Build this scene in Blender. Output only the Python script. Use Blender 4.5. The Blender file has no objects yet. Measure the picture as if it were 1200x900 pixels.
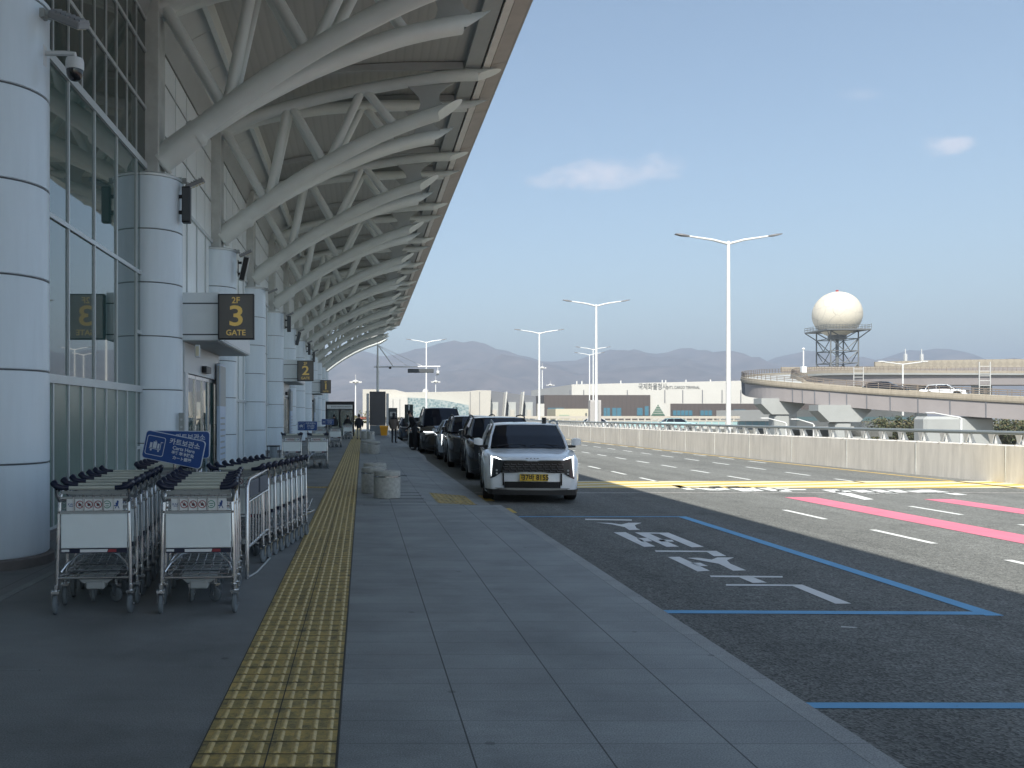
import bpy, bmesh, math, random
from mathutils import Vector, Matrix, noise
random.seed(7)
C = bpy.context.scene.collection
F = 1035.0; PX0 = 425.0; PY0 = 487.0; CH = 1.5
ROAD = -0.15
R = math.radians
TH = []   # every top-level thing

# ---------------------------------------------------------------- mesh builder
class MB:
    def __init__(s): s.v = []; s.f = []; s.m = []
    def add(s, vs, fs, mi=0):
        o = len(s.v); s.v += [tuple(p) for p in vs]
        s.f += [tuple(i + o for i in f) for f in fs]; s.m += [mi] * len(fs); return s
    def box(s, x0, x1, y0, y1, z0, z1, mi=0):
        if x0 > x1: x0, x1 = x1, x0
        if y0 > y1: y0, y1 = y1, y0
        if z0 > z1: z0, z1 = z1, z0
        return s.add([(x0,y0,z0),(x1,y0,z0),(x1,y1,z0),(x0,y1,z0),(x0,y0,z1),(x1,y0,z1),(x1,y1,z1),(x0,y1,z1)],
              [(0,3,2,1),(4,5,6,7),(0,1,5,4),(1,2,6,5),(2,3,7,6),(3,0,4,7)], mi)
    def bbox(s, x0, x1, y0, y1, z0, z1, b=.01, mi=0):
        # box with chamfered vertical+top edges
        if x0 > x1: x0, x1 = x1, x0
        if y0 > y1: y0, y1 = y1, y0
        def ring(z, i):
            return [(x0+b,y0+i,z),(x1-b,y0+i,z),(x1-i,y0+b,z),(x1-i,y1-b,z),(x1-b,y1-i,z),(x0+b,y1-i,z),(x0+i,y1-b,z),(x0+i,y0+b,z)]
        def ringt(z):
            return [(x0+b,y0+b*.9,z),(x1-b,y0+b*.9,z),(x1-b*.9,y0+b,z),(x1-b*.9,y1-b,z),(x1-b,y1-b*.9,z),(x0+b,y1-b*.9,z),(x0+b*.9,y1-b,z),(x0+b*.9,y0+b,z)]
        rs = [ringt(z0), ring(z0+b,0), ring(z1-b,0), ringt(z1)]
        return s.loft(rs, True, True, mi)
    def quad(s, a, b, c, d, mi=0): return s.add([a,b,c,d], [(0,1,2,3)], mi)
    def loft(s, rings, closed=True, caps=True, mi=0):
        n = len(rings[0]); o = len(s.v)
        for r in rings: s.v += [tuple(p) for p in r]
        for k in range(len(rings)-1):
            for i in range(n if closed else n-1):
                j = (i+1) % n
                s.f.append((o+k*n+i, o+k*n+j, o+(k+1)*n+j, o+(k+1)*n+i)); s.m.append(mi)
        if caps and closed:
            s.f.append(tuple(o+i for i in reversed(range(n)))); s.m.append(mi)
            s.f.append(tuple(o+(len(rings)-1)*n+i for i in range(n))); s.m.append(mi)
        return s
    def tube(s, pts, r, n=8, caps=True, mi=0):
        pts = [Vector(p) for p in pts]
        if not isinstance(r, (list, tuple)): r = [r]*len(pts)
        rings = []; prev = None
        for i, p in enumerate(pts):
            d = (pts[min(i+1, len(pts)-1)] - pts[max(i-1, 0)]).normalized()
            up = Vector((0,0,1)) if abs(d.z) < .95 else Vector((0,1,0))
            if prev is None: a = d.cross(up).normalized()
            else:
                a = (prev - d*prev.dot(d)).normalized()
            prev = a; b = d.cross(a)
            rings.append([p + (a*math.cos(t) + b*math.sin(t))*r[i] for t in [2*math.pi*k/n for k in range(n)]])
        return s.loft(rings, True, caps, mi)
    def lathe(s, prof, cx=0, cy=0, n=24, mi=0, caps=True):
        rings = [[(cx+r*math.cos(2*math.pi*k/n), cy+r*math.sin(2*math.pi*k/n), z) for k in range(n)] for r, z in prof]
        return s.loft(rings, True, caps, mi)
    def disc_y(s, cx, y0, y1, cz, r, n=24, mi=0):
        return s.tube([(cx,y0,cz),(cx,y1,cz)], r, n, True, mi)
    def disc_x(s, x0, x1, cy, cz, r, n=24, mi=0):
        return s.tube([(x0,cy,cz),(x1,cy,cz)], r, n, True, mi)
    def prism_z(s, poly, z0, z1, mi=0):
        n = len(poly)
        return s.loft([[(x,y,z0) for x,y in poly],[(x,y,z1) for x,y in poly]], True, True, mi)
    def prism_y(s, poly, y0, y1, mi=0):   # poly in xz
        return s.loft([[(x,y1,z) for x,z in poly],[(x,y0,z) for x,z in poly]], True, True, mi)
    def prism_x(s, poly, x0, x1, mi=0):   # poly in yz
        return s.loft([[(x0,y,z) for y,z in poly],[(x1,y,z) for y,z in poly]], True, True, mi)
    def sphere(s, c, r, nu=16, nv=10, sc=(1,1,1), mi=0):
        rings = []
        for k in range(nv+1):
            a = -math.pi/2 + math.pi*k/nv
            rr = max(math.cos(a), .001)*r
            rings.append([(c[0]+rr*math.cos(t)*sc[0], c[1]+rr*math.sin(t)*sc[1], c[2]+r*math.sin(a)*sc[2]) for t in [2*math.pi*i/nu for i in range(nu)]])
        return s.loft(rings, True, True, mi)
    def build(s, name, mats, parent=None, smooth=False, ang=35, loc=None):
        if not isinstance(mats, (list, tuple)): mats = [mats]
        me = bpy.data.meshes.new(name); me.from_pydata(s.v, [], s.f)
        for m in mats: me.materials.append(m)
        me.polygons.foreach_set('material_index', s.m)
        bm = bmesh.new(); bm.from_mesh(me); bmesh.ops.recalc_face_normals(bm, faces=bm.faces); bm.to_mesh(me); bm.free()
        if smooth:
            me.shade_smooth(); me.set_sharp_from_angle(angle=R(ang))
        me.update()
        o = bpy.data.objects.new(name, me); C.objects.link(o)
        if parent is not None: o.parent = parent
        if loc: o.location = loc
        return o
    def sheet(s, name, mats, parent=None, smooth=False):   # keep face directions
        if not isinstance(mats, (list, tuple)): mats = [mats]
        me = bpy.data.meshes.new(name); me.from_pydata(s.v, [], s.f)
        for m in mats: me.materials.append(m)
        me.polygons.foreach_set('material_index', s.m)
        if smooth: me.shade_smooth()
        o = bpy.data.objects.new(name, me); C.objects.link(o)
        if parent is not None: o.parent = parent
        return o

def tag(o, label=None, cat=None, group=None, kind=None):
    if label: o['label'] = label
    if cat: o['category'] = cat
    if group: o['group'] = group
    if kind: o['kind'] = kind
    return o
def struct(o): o['kind'] = 'structure'; return o
def thing(name, label, cat, loc=(0,0,0), rz=0, group=None):
    o = bpy.data.objects.new(name, None); C.objects.link(o)
    o.empty_display_size = .2
    o.location = loc; o.rotation_euler = (0,0,rz)
    return tag(o, label, cat, group)
def kids(o): return [c for c in bpy.data.objects if c.parent == o]
_ch = {}
def snapshot(root):
    _ch[root] = [(c, kids(c)) for c in kids(root)]
def dup(root, loc, rz=0, label=None, group=None, scale=None):
    if root not in _ch: snapshot(root)
    r = root.copy(); C.objects.link(r); r.location = loc; r.rotation_euler = (0,0,rz)
    if label: r['label'] = label
    if group: r['group'] = group
    if scale: r.scale = scale
    for ch, gs in _ch[root]:
        c = ch.copy(); C.objects.link(c); c.parent = r
        for g in gs:
            d = g.copy(); C.objects.link(d); d.parent = c
    return r
ORD = ['zeroth','first','second','third','fourth','fifth','sixth','seventh','eighth','ninth','tenth','eleventh','twelfth','thirteenth','fourteenth']

def text_mesh(name, body, size, mat, parent, loc, rot=(R(90),0,0), ext=.002, off=0.0, sx=1.0, align='CENTER', space=1.0):
    cu = bpy.data.curves.new(name, 'FONT'); cu.body = body; cu.size = size; cu.extrude = ext; cu.offset = off
    cu.align_x = align; cu.align_y = 'CENTER'; cu.space_character = space
    cu.resolution_u = 4
    t = bpy.data.objects.new(name + '_t', cu); C.objects.link(t)
    dg = bpy.context.evaluated_depsgraph_get(); dg.update()
    me = bpy.data.meshes.new_from_object(t.evaluated_get(dg))
    bpy.data.objects.remove(t); bpy.data.curves.remove(cu)
    me.name = name; me.materials.clear(); me.materials.append(mat)
    o = bpy.data.objects.new(name, me); C.objects.link(o)
    o.location = loc; o.rotation_euler = rot; o.scale = (sx,1,1)
    if parent is not None: o.parent = parent
    return o

def catmull(P, n=4):
    o=[]; P=[Vector(p) for p in P]
    for i in range(len(P)-1):
        p0=P[max(i-1,0)];p1=P[i];p2=P[i+1];p3=P[min(i+2,len(P)-1)]
        for k in range(n):
            t_=k/n; o.append(.5*((2*p1)+(-p0+p2)*t_+(2*p0-5*p1+4*p2-p3)*t_*t_+(-p0+3*p1-3*p2+p3)*t_**3))
    o.append(P[-1]); return o
# ---------------------------------------------------------------- materials
def newmat(name):
    m = bpy.data.materials.new(name); m.use_nodes = True
    nt = m.node_tree; b = nt.nodes['Principled BSDF']; return m, nt, b
def mat(name, col, rough=.5, metal=0., var=.0, scale=3., bump=0., bscale=40., spec=.5, coat=0., detail=5, emit=None, stretch=None, ior=None):
    m, nt, b = newmat(name); N = nt.nodes; L = nt.links
    b.inputs['Base Color'].default_value = (*col, 1); b.inputs['Roughness'].default_value = rough
    b.inputs['Metallic'].default_value = metal; b.inputs['Specular IOR Level'].default_value = spec
    b.inputs['Coat Weight'].default_value = coat; b.inputs['Coat Roughness'].default_value = .05
    if ior: b.inputs['IOR'].default_value = ior
    if var or bump:
        tc = N.new('ShaderNodeTexCoord'); mp = N.new('ShaderNodeMapping'); L.new(tc.outputs['Object'], mp.inputs['Vector'])
        if stretch: mp.inputs['Scale'].default_value = stretch
    if var:
        n = N.new('ShaderNodeTexNoise'); n.inputs['Scale'].default_value = scale; n.inputs['Detail'].default_value = detail
        n.inputs['Roughness'].default_value = .65
        L.new(mp.outputs['Vector'], n.inputs['Vector'])
        mr = N.new('ShaderNodeMapRange'); mr.inputs['From Min'].default_value = .25; mr.inputs['From Max'].default_value = .75
        mr.inputs['To Min'].default_value = 1-var; mr.inputs['To Max'].default_value = 1+var; L.new(n.outputs['Fac'], mr.inputs['Value'])
        mx = N.new('ShaderNodeVectorMath'); mx.operation = 'SCALE'; mx.inputs[0].default_value = col
        L.new(mr.outputs['Result'], mx.inputs['Scale']); L.new(mx.outputs['Vector'], b.inputs['Base Color'])
        r2 = N.new('ShaderNodeMapRange'); r2.inputs['To Min'].default_value = max(.02, rough-.12*min(1,var*4)); r2.inputs['To Max'].default_value = min(1, rough+.12*min(1,var*4))
        L.new(n.outputs['Fac'], r2.inputs['Value']); L.new(r2.outputs['Result'], b.inputs['Roughness'])
    if bump:
        n2 = N.new('ShaderNodeTexNoise'); n2.inputs['Scale'].default_value = bscale; n2.inputs['Detail'].default_value = 4
        L.new(mp.outputs['Vector'], n2.inputs['Vector'])
        bp = N.new('ShaderNodeBump'); bp.inputs['Strength'].default_value = bump; bp.inputs['Distance'].default_value = .01
        L.new(n2.outputs['Fac'], bp.inputs['Height']); L.new(bp.outputs['Normal'], b.inputs['Normal'])
    if emit:
        b.inputs['Emission Color'].default_value = (*emit[0], 1); b.inputs['Emission Strength'].default_value = emit[1]
    return m

def asphalt_mat(name, base=.062):
    m, nt, b = newmat(name); N = nt.nodes; L = nt.links
    tc = N.new('ShaderNodeTexCoord')
    big = N.new('ShaderNodeTexNoise'); big.inputs['Scale'].default_value = .35; big.inputs['Detail'].default_value = 6
    fine = N.new('ShaderNodeTexVoronoi'); fine.inputs['Scale'].default_value = 70.
    mid = N.new('ShaderNodeTexNoise'); mid.inputs['Scale'].default_value = 9; mid.inputs['Detail'].default_value = 5
    mp = N.new('ShaderNodeMapping'); mp.inputs['Scale'].default_value = (1, .12, 1)
    L.new(tc.outputs['Object'], mp.inputs['Vector']); L.new(mp.outputs['Vector'], big.inputs['Vector'])
    L.new(tc.outputs['Object'], fine.inputs['Vector']); L.new(tc.outputs['Object'], mid.inputs['Vector'])
    def mul(a, lo, hi, f0=.3, f1=.7):
        r = N.new('ShaderNodeMapRange'); r.inputs['From Min'].default_value = f0; r.inputs['From Max'].default_value = f1
        r.inputs['To Min'].default_value = lo; r.inputs['To Max'].default_value = hi; L.new(a, r.inputs['Value']); return r.outputs['Result']
    x = N.new('ShaderNodeMath'); x.operation = 'MULTIPLY'; L.new(mul(big.outputs['Fac'], .82, 1.18), x.inputs[0]); L.new(mul(mid.outputs['Fac'], .9, 1.1), x.inputs[1])
    sep = N.new('ShaderNodeSeparateColor'); L.new(fine.outputs['Color'], sep.inputs[0])
    y = N.new('ShaderNodeMath'); y.operation = 'MULTIPLY'; L.new(x.outputs[0], y.inputs[0]); L.new(mul(sep.outputs[0], .55, 1.55, 0, 1), y.inputs[1])
    v = N.new('ShaderNodeVectorMath'); v.operation = 'SCALE'; v.inputs[0].default_value = (base*.98, base*1.01, base*.955); 
    trk = N.new('ShaderNodeTexNoise'); trk.inputs['Scale'].default_value = 1.0; trk.inputs['Detail'].default_value = 5; trk.inputs['Roughness'].default_value = .6
    mp2 = N.new('ShaderNodeMapping'); mp2.inputs['Scale'].default_value = (1.5, .035, 1); L.new(tc.outputs['Object'], mp2.inputs['Vector']); L.new(mp2.outputs['Vector'], trk.inputs['Vector'])
    blot = N.new('ShaderNodeTexNoise'); blot.inputs['Scale'].default_value = .9; blot.inputs['Detail'].default_value = 7; blot.inputs['Roughness'].default_value = .7; L.new(tc.outputs['Object'], blot.inputs['Vector'])
    y2 = N.new('ShaderNodeMath'); y2.operation = 'MULTIPLY'; L.new(y.outputs[0], y2.inputs[0]); L.new(mul(trk.outputs['Fac'], .84, 1.12), y2.inputs[1])
    y3 = N.new('ShaderNodeMath'); y3.operation = 'MULTIPLY'; L.new(y2.outputs[0], y3.inputs[0]); L.new(mul(blot.outputs['Fac'], .72, 1.06, .28, .46), y3.inputs[1])
    L.new(y3.outputs[0], v.inputs['Scale'])
    L.new(v.outputs['Vector'], b.inputs['Base Color']); b.inputs['Roughness'].default_value = .85
    b.inputs['Specular IOR Level'].default_value = .25
    bp = N.new('ShaderNodeBump'); bp.inputs['Strength'].default_value = .5; bp.inputs['Distance'].default_value = .006
    L.new(fine.outputs['Distance'], bp.inputs['Height']); L.new(bp.outputs['Normal'], b.inputs['Normal'])
    return m

def paver_mat(name, col, w, h, x0, y0, joint=.5, jw=.004, var=.16):
    """stack-bond slabs: w along X, h along Y, dark long joints"""
    m, nt, b = newmat(name); N = nt.nodes; L = nt.links
    tc = N.new('ShaderNodeTexCoord'); sp = N.new('ShaderNodeSeparateXYZ'); L.new(tc.outputs['Object'], sp.inputs[0])
    def M(op, a, bb=None, c=None):
        n = N.new('ShaderNodeMath'); n.operation = op
        for i, t in enumerate((a, bb, c)):
            if t is None: continue
            if isinstance(t, (int, float)): n.inputs[i].default_value = t
            else: L.new(t, n.inputs[i])
        return n.outputs[0]
    u = M('DIVIDE', M('SUBTRACT', sp.outputs['X'], x0), w); fu = M('FLOOR', u)
    v0 = M('DIVIDE', M('SUBTRACT', sp.outputs['Y'], y0), h)
    v = M('ADD', v0, M('MULTIPLY', M('SINE', M('MULTIPLY', fu, 12.7)), .04)); fv = M('FLOOR', v)
    du = M('ABSOLUTE', M('SUBTRACT', M('FRACT', M('ADD', u, .5)), .5)); dv = M('ABSOLUTE', M('SUBTRACT', M('FRACT', M('ADD', v, .5)), .5))
    ju = M('LESS_THAN', M('MULTIPLY', du, w), jw); jv = M('LESS_THAN', M('MULTIPLY', dv, h), jw*.6)
    cb = N.new('ShaderNodeCombineXYZ'); L.new(fu, cb.inputs[0]); L.new(fv, cb.inputs[1])
    wn = N.new('ShaderNodeTexWhiteNoise'); wn.noise_dimensions = '2D'; L.new(cb.outputs[0], wn.inputs['Vector'])
    n1 = N.new('ShaderNodeTexNoise'); n1.inputs['Scale'].default_value = 1.3; n1.inputs['Detail'].default_value = 7; L.new(tc.outputs['Object'], n1.inputs['Vector'])
    n2 = N.new('ShaderNodeTexNoise'); n2.inputs['Scale'].default_value = 130; n2.inputs['Detail'].default_value = 3; L.new(tc.outputs['Object'], n2.inputs['Vector'])
    n3 = N.new('ShaderNodeTexNoise'); n3.inputs['Scale'].default_value = 7; n3.inputs['Detail'].default_value = 6; n3.inputs['Roughness'].default_value = .7
    mp = N.new('ShaderNodeMapping'); mp.inputs['Scale'].default_value = (.35, 1.6, 1); L.new(tc.outputs['Object'], mp.inputs['Vector']); L.new(mp.outputs['Vector'], n3.inputs['Vector'])
    k = M('ADD', 1 - .5*var, M('MULTIPLY', wn.outputs['Value'], var))
    k = M('MULTIPLY', k, M('ADD', .55, M('MULTIPLY', n1.outputs['Fac'], .9)))
    k = M('MULTIPLY', k, M('ADD', .1, M('MULTIPLY', n2.outputs['Fac'], 1.8)))
    k = M('MULTIPLY', k, M('ADD', .7, M('MULTIPLY', n3.outputs['Fac'], .6)))
    st = N.new('ShaderNodeTexVoronoi'); st.inputs['Scale'].default_value = 2.3; st.inputs['Randomness'].default_value = 1; L.new(tc.outputs['Object'], st.inputs['Vector'])
    k = M('MULTIPLY', k, M('SUBTRACT', 1, M('MULTIPLY', M('LESS_THAN', st.outputs['Distance'], .055), .35)))
    n4 = N.new('ShaderNodeTexNoise'); n4.inputs['Scale'].default_value = .55; n4.inputs['Detail'].default_value = 8; n4.inputs['Roughness'].default_value = .72; L.new(tc.outputs['Object'], n4.inputs['Vector'])
    mr4 = N.new('ShaderNodeMapRange'); mr4.inputs['From Min'].default_value = .33; mr4.inputs['From Max'].default_value = .5; mr4.inputs['To Min'].default_value = .78; mr4.inputs['To Max'].default_value = 1.04; L.new(n4.outputs['Fac'], mr4.inputs['Value'])
    k = M('MULTIPLY', k, mr4.outputs['Result'])
    k = M('MULTIPLY', k, M('SUBTRACT', 1, M('MULTIPLY', ju, .8)))
    k = M('MULTIPLY', k, M('SUBTRACT', 1, M('MULTIPLY', jv, joint)))
    sc = N.new('ShaderNodeVectorMath'); sc.operation = 'SCALE'; sc.inputs[0].default_value = col; L.new(k, sc.inputs['Scale'])
    L.new(sc.outputs['Vector'], b.inputs['Base Color'])
    L.new(M('ADD', .38, M('MULTIPLY', n3.outputs['Fac'], .4)), b.inputs['Roughness'])
    b.inputs['Specular IOR Level'].default_value = .35
    hgt = M('SUBTRACT', M('MULTIPLY', n2.outputs['Fac'], .3), M('MAXIMUM', ju, jv))
    bp = N.new('ShaderNodeBump'); bp.inputs['Strength'].default_value = .35; bp.inputs['Distance'].default_value = .004
    L.new(hgt, bp.inputs['Height']); L.new(bp.outputs['Normal'], b.inputs['Normal'])
    return m

def worn_paint(name, col, wear=.35, scale=14, under=(.06,.06,.055)):
    m, nt, b = newmat(name); N = nt.nodes; L = nt.links
    tc = N.new('ShaderNodeTexCoord')
    n = N.new('ShaderNodeTexNoise'); n.inputs['Scale'].default_value = scale; n.inputs['Detail'].default_value = 8; n.inputs['Roughness'].default_value = .75
    L.new(tc.outputs['Object'], n.inputs['Vector'])
    mr = N.new('ShaderNodeMapRange'); mr.inputs['From Min'].default_value = wear-.06; mr.inputs['From Max'].default_value = wear+.06; L.new(n.outputs['Fac'], mr.inputs['Value'])
    mx = N.new('ShaderNodeMix'); mx.data_type = 'RGBA'; L.new(mr.outputs['Result'], mx.inputs[0])
    mx.inputs[6].default_value = (*under, 1); mx.inputs[7].default_value = (*col, 1)
    n2 = N.new('ShaderNodeTexNoise'); n2.inputs['Scale'].default_value = 3; n2.inputs['Detail'].default_value = 5; L.new(tc.outputs['Object'], n2.inputs['Vector'])
    r = N.new('ShaderNodeMapRange'); r.inputs['To Min'].default_value = .8; r.inputs['To Max'].default_value = 1.15; L.new(n2.outputs['Fac'], r.inputs['Value'])
    sc = N.new('ShaderNodeVectorMath'); sc.operation = 'SCALE'; L.new(mx.outputs[2], sc.inputs[0]); L.new(r.outputs['Result'], sc.inputs['Scale'])
    L.new(sc.outputs['Vector'], b.inputs['Base Color']); b.inputs['Roughness'].default_value = .7
    return m

def concrete_wall_mat(name, col, pitch=3.0):
    """vertical streaks, formwork joints"""
    m, nt, b = newmat(name); N = nt.nodes; L = nt.links
    tc = N.new('ShaderNodeTexCoord')
    mp = N.new('ShaderNodeMapping'); mp.inputs['Scale'].default_value = (2.2, 2.2, .25); L.new(tc.outputs['Object'], mp.inputs['Vector'])
    n = N.new('ShaderNodeTexNoise'); n.inputs['Scale'].default_value = 2.2; n.inputs['Detail'].default_value = 8; n.inputs['Roughness'].default_value = .7; L.new(mp.outputs['Vector'], n.inputs['Vector'])
    n2 = N.new('ShaderNodeTexNoise'); n2.inputs['Scale'].default_value = 1.1; n2.inputs['Detail'].default_value = 6; L.new(tc.outputs['Object'], n2.inputs['Vector'])
    a = N.new('ShaderNodeMapRange'); a.inputs['From Min'].default_value = .3; a.inputs['From Max'].default_value = .7; a.inputs['To Min'].default_value = .80; a.inputs['To Max'].default_value = 1.14; L.new(n.outputs['Fac'], a.inputs['Value'])
    c = N.new('ShaderNodeMapRange'); c.inputs['To Min'].default_value = .88; c.inputs['To Max'].default_value = 1.12; L.new(n2.outputs['Fac'], c.inputs['Value'])
    mu = N.new('ShaderNodeMath'); mu.operation = 'MULTIPLY'; L.new(a.outputs[0], mu.inputs[0]); L.new(c.outputs[0], mu.inputs[1])
    sc = N.new('ShaderNodeVectorMath'); sc.operation = 'SCALE'; sc.inputs[0].default_value = col; L.new(mu.outputs[0], sc.inputs['Scale'])
    L.new(sc.outputs['Vector'], b.inputs['Base Color']); b.inputs['Roughness'].default_value = .85
    bp = N.new('ShaderNodeBump'); bp.inputs['Strength'].default_value = .3; bp.inputs['Distance'].default_value = .01; L.new(n.outputs['Fac'], bp.inputs['Height']); L.new(bp.outputs['Normal'], b.inputs['Normal'])
    return m

def tactile_mat(name):
    m, nt, b = newmat(name); N = nt.nodes; L = nt.links
    tc = N.new('ShaderNodeTexCoord')
    n = N.new('ShaderNodeTexNoise'); n.inputs['Scale'].default_value = 9; n.inputs['Detail'].default_value = 9; n.inputs['Roughness'].default_value = .75; L.new(tc.outputs['Object'], n.inputs['Vector'])
    cr = N.new('ShaderNodeValToRGB'); L.new(n.outputs['Fac'], cr.inputs['Fac'])
    e = cr.color_ramp.elements; e[0].position = .36; e[0].color = (.15,.12,.06,1); e[1].position = .58; e[1].color = (.53,.37,.115,1)
    e2 = cr.color_ramp.elements.new(.47); e2.color = (.33,.26,.095,1)
    n2 = N.new('ShaderNodeTexNoise'); n2.inputs['Scale'].default_value = .8; n2.inputs['Detail'].default_value = 4; L.new(tc.outputs['Object'], n2.inputs['Vector'])
    r = N.new('ShaderNodeMapRange'); r.inputs['To Min'].default_value = .7; r.inputs['To Max'].default_value = 1.3; L.new(n2.outputs['Fac'], r.inputs['Value'])
    sc = N.new('ShaderNodeVectorMath'); sc.operation = 'SCALE'; L.new(cr.outputs['Color'], sc.inputs[0]); L.new(r.outputs['Result'], sc.inputs['Scale'])
    L.new(sc.outputs['Vector'], b.inputs['Base Color']); b.inputs['Roughness'].default_value = .6
    return m

def ribbed_mat(name, col, pitch=.2):
    m, nt, b = newmat(name); N = nt.nodes; L = nt.links
    tc = N.new('ShaderNodeTexCoord'); w = N.new('ShaderNodeTexWave'); w.bands_direction = 'X'; w.inputs['Scale'].default_value = .314/pitch; w.inputs['Distortion'].default_value = 0
    L.new(tc.outputs['Object'], w.inputs['Vector'])
    mr = N.new('ShaderNodeMapRange'); mr.inputs['From Min'].default_value = 0; mr.inputs['From Max'].default_value = .25; mr.inputs['To Min'].default_value = .9; mr.inputs['To Max'].default_value = 1; L.new(w.outputs['Fac'], mr.inputs['Value'])
    sc = N.new('ShaderNodeVectorMath'); sc.operation = 'SCALE'; sc.inputs[0].default_value = col; L.new(mr.outputs[0], sc.inputs['Scale']); L.new(sc.outputs[0], b.inputs['Base Color'])
    b.inputs['Roughness'].default_value = .55
    bp = N.new('ShaderNodeBump'); bp.inputs['Strength'].default_value = .3; bp.inputs['Distance'].default_value = .01; L.new(w.outputs['Fac'], bp.inputs['Height']); L.new(bp.outputs['Normal'], b.inputs['Normal'])
    return m

M_ASPH = asphalt_mat('asphalt', .150)
M_ASPH2 = asphalt_mat('asphalt_far', .12)
M_PAVE = paver_mat('granite_paving', (.245,.262,.262), .597, .30, .486, 4.04, var=.09)
M_PAVE2 = paver_mat('dark_paving', (.195,.205,.203), 3.0, .62, -.13, 4.04, joint=.2, jw=.003, var=.06)
M_KERB = paver_mat('kerb_granite', (.29,.30,.295), 5.0, 1.0, 2.05, 4.04, joint=.6, jw=.005, var=.12)
M_TACT = tactile_mat('tactile_tile')
M_BAR = mat('tactile_bar', (.56,.42,.17), .5, var=.35, scale=22)
M_BLUE = worn_paint('blue_road_paint', (.15,.42,.70), .30, 16)
M_WHITE = worn_paint('white_road_paint', (.70,.72,.70), .33, 18)
M_PINK = worn_paint('pink_road_paint', (.66,.18,.25), .28, 14)
M_YELL = worn_paint('yellow_road_paint', (.62,.44,.10), .38, 16)
M_CREAM = worn_paint('cream_road_paint', (.66,.60,.42), .33, 16)
M_COL = mat('column_cladding', (.66,.745,.80), .36, .08, var=.10, scale=.9, stretch=(3,3,.35), bump=.05, bscale=1.2)
M_JOINT = mat('joint_dark', (.075,.085,.095), .6)
M_CONC = mat('pillar_concrete', (.52,.54,.52), .85, var=.22, scale=2.2, bump=.2, bscale=20)
M_BASE = mat('column_base_stone', (.16,.15,.145), .7, var=.2, scale=8)
M_STEEL = mat('painted_steel', (.68,.715,.69), .38, .0, var=.08, scale=1.3, spec=.5)
M_STEEL2 = mat('painted_steel_plate', (.38,.40,.395), .5, .0, var=.08, scale=1.3)
M_DECK = ribbed_mat('ribbed_roof_deck', (.40,.405,.385), .2)
M_CEIL = mat('ceiling_panel', (.60,.62,.60), .5, var=.06, scale=.8)
M_SOFF = mat('soffit_panel', (.38,.34,.31), .5, var=.14, scale=1.5)
M_WSTRIP = mat('white_strip', (.80,.77,.72), .5, var=.08, scale=3)
M_FASC = mat('roof_fascia', (.30,.29,.28), .5, var=.1)
M_GLASS = mat('facade_glass', (.04,.085,.080), .02, .0, spec=1.0, ior=2.0)
M_GLASSU = mat('upper_facade_glass', (.02,.038,.036), .05, .0, spec=.6, ior=1.8)
M_GPAN = mat('green_spandrel', (.16,.225,.195), .25, .0, var=.1, scale=2, spec=.6)
M_MULL = mat('aluminium_mullion', (.56,.60,.61), .4, .4, var=.05)
M_WPAN = mat('facade_panel', (.80,.85,.86), .35, .1, var=.07, scale=1.5, stretch=(1,1,.3))
M_INT = mat('interior_dark', (.03,.034,.036), .8)
M_BLK = mat('black_plastic', (.012,.012,.014), .45, var=.1)
M_GREYP = mat('grey_plastic', (.25,.26,.27), .5)
M_WHITEP = mat('white_plastic', (.62,.64,.65), .4)
M_CHROME = mat('stainless_steel', (.60,.61,.62), .24, 1., var=.08, scale=6)
M_NAVY = mat('navy_grip', (.010,.016,.042), .35)
M_RUB = mat('grey_rubber', (.17,.195,.21), .7, var=.15, scale=20)
M_PANELW = mat('cart_advert_white', (.86,.93,.93), .45, var=.05, scale=2.5)
M_STICK = mat('sticker_white', (.78,.80,.80), .4)
M_RED = mat('sign_red', (.30,.04,.05), .5)
M_GREEN = mat('sign_green', (.03,.22,.14), .5)
M_SBLUE = mat('sign_blue', (.010,.065,.26), .35)
M_SWHITE = mat('sign_white', (.55,.62,.70), .5)
M_GATE = mat('gate_sign_face', (.15,.14,.125), .10, spec=.8)
M_GATEY = mat('gate_sign_yellow', (.60,.44,.13), .4, emit=((.9,.62,.18), .06))
M_BOL = mat('concrete_bollard', (.42,.42,.385), .85, var=.3, scale=18, bump=.3, bscale=60)
M_LAMP = mat('lamp_post_white', (.72,.73,.72), .4, .1, var=.05)
M_LHEAD = mat('lamp_head_grey', (.16,.16,.17), .5)
M_BARR = concrete_wall_mat('barrier_concrete', (.66,.635,.59))
M_RAILG = mat('guard_rail_grey', (.23,.26,.27), .4, .3)
M_BRK = mat('bracket_galvanised', (.60,.60,.58), .45, .2)
# ================================================================ GROUND, ROAD, SIDEWALK
BAY = 6.8; WX = -3.84; CR = .60
COLY = [BAY*(1.33+n) for n in range(12)]      # 9.04 ... 83.8
def drop(y):
    if y < 14.8 or y > 33: return 0
    if y < 15.7: return (y-14.8)/.9
    if y > 32: return 33-y
    return 1.
def sz(x, y):
    return -.115*max(0, min(1, (x-.95)/1.3))*drop(y)
mb = MB()
xs = [-2500,-600,-120,-30,-5,16,40,120,300,700,1500,3500]; ys = [-1500,-200,-20,140,300,700,1500,3000,5200,9000]
for i in range(len(xs)-1):
    for j in range(len(ys)-1):
        mb.quad((xs[i],ys[j],-7),(xs[i+1],ys[j],-7),(xs[i+1],ys[j+1],-7),(xs[i],ys[j+1],-7))
M_EARTH = mat('far_ground', (.16,.15,.12), .95, var=.3, scale=.02)
struct(mb.sheet('ground', M_EARTH))
mb = MB(); mb.box(2.33, 17.6, -25, 150, -1.2, ROAD)
struct(mb.build('road', M_ASPH))
mb = MB()
XS = [-14,-6,-3.9,-.735,-.115,.4,.95,1.4,1.85,2.19]
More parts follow.
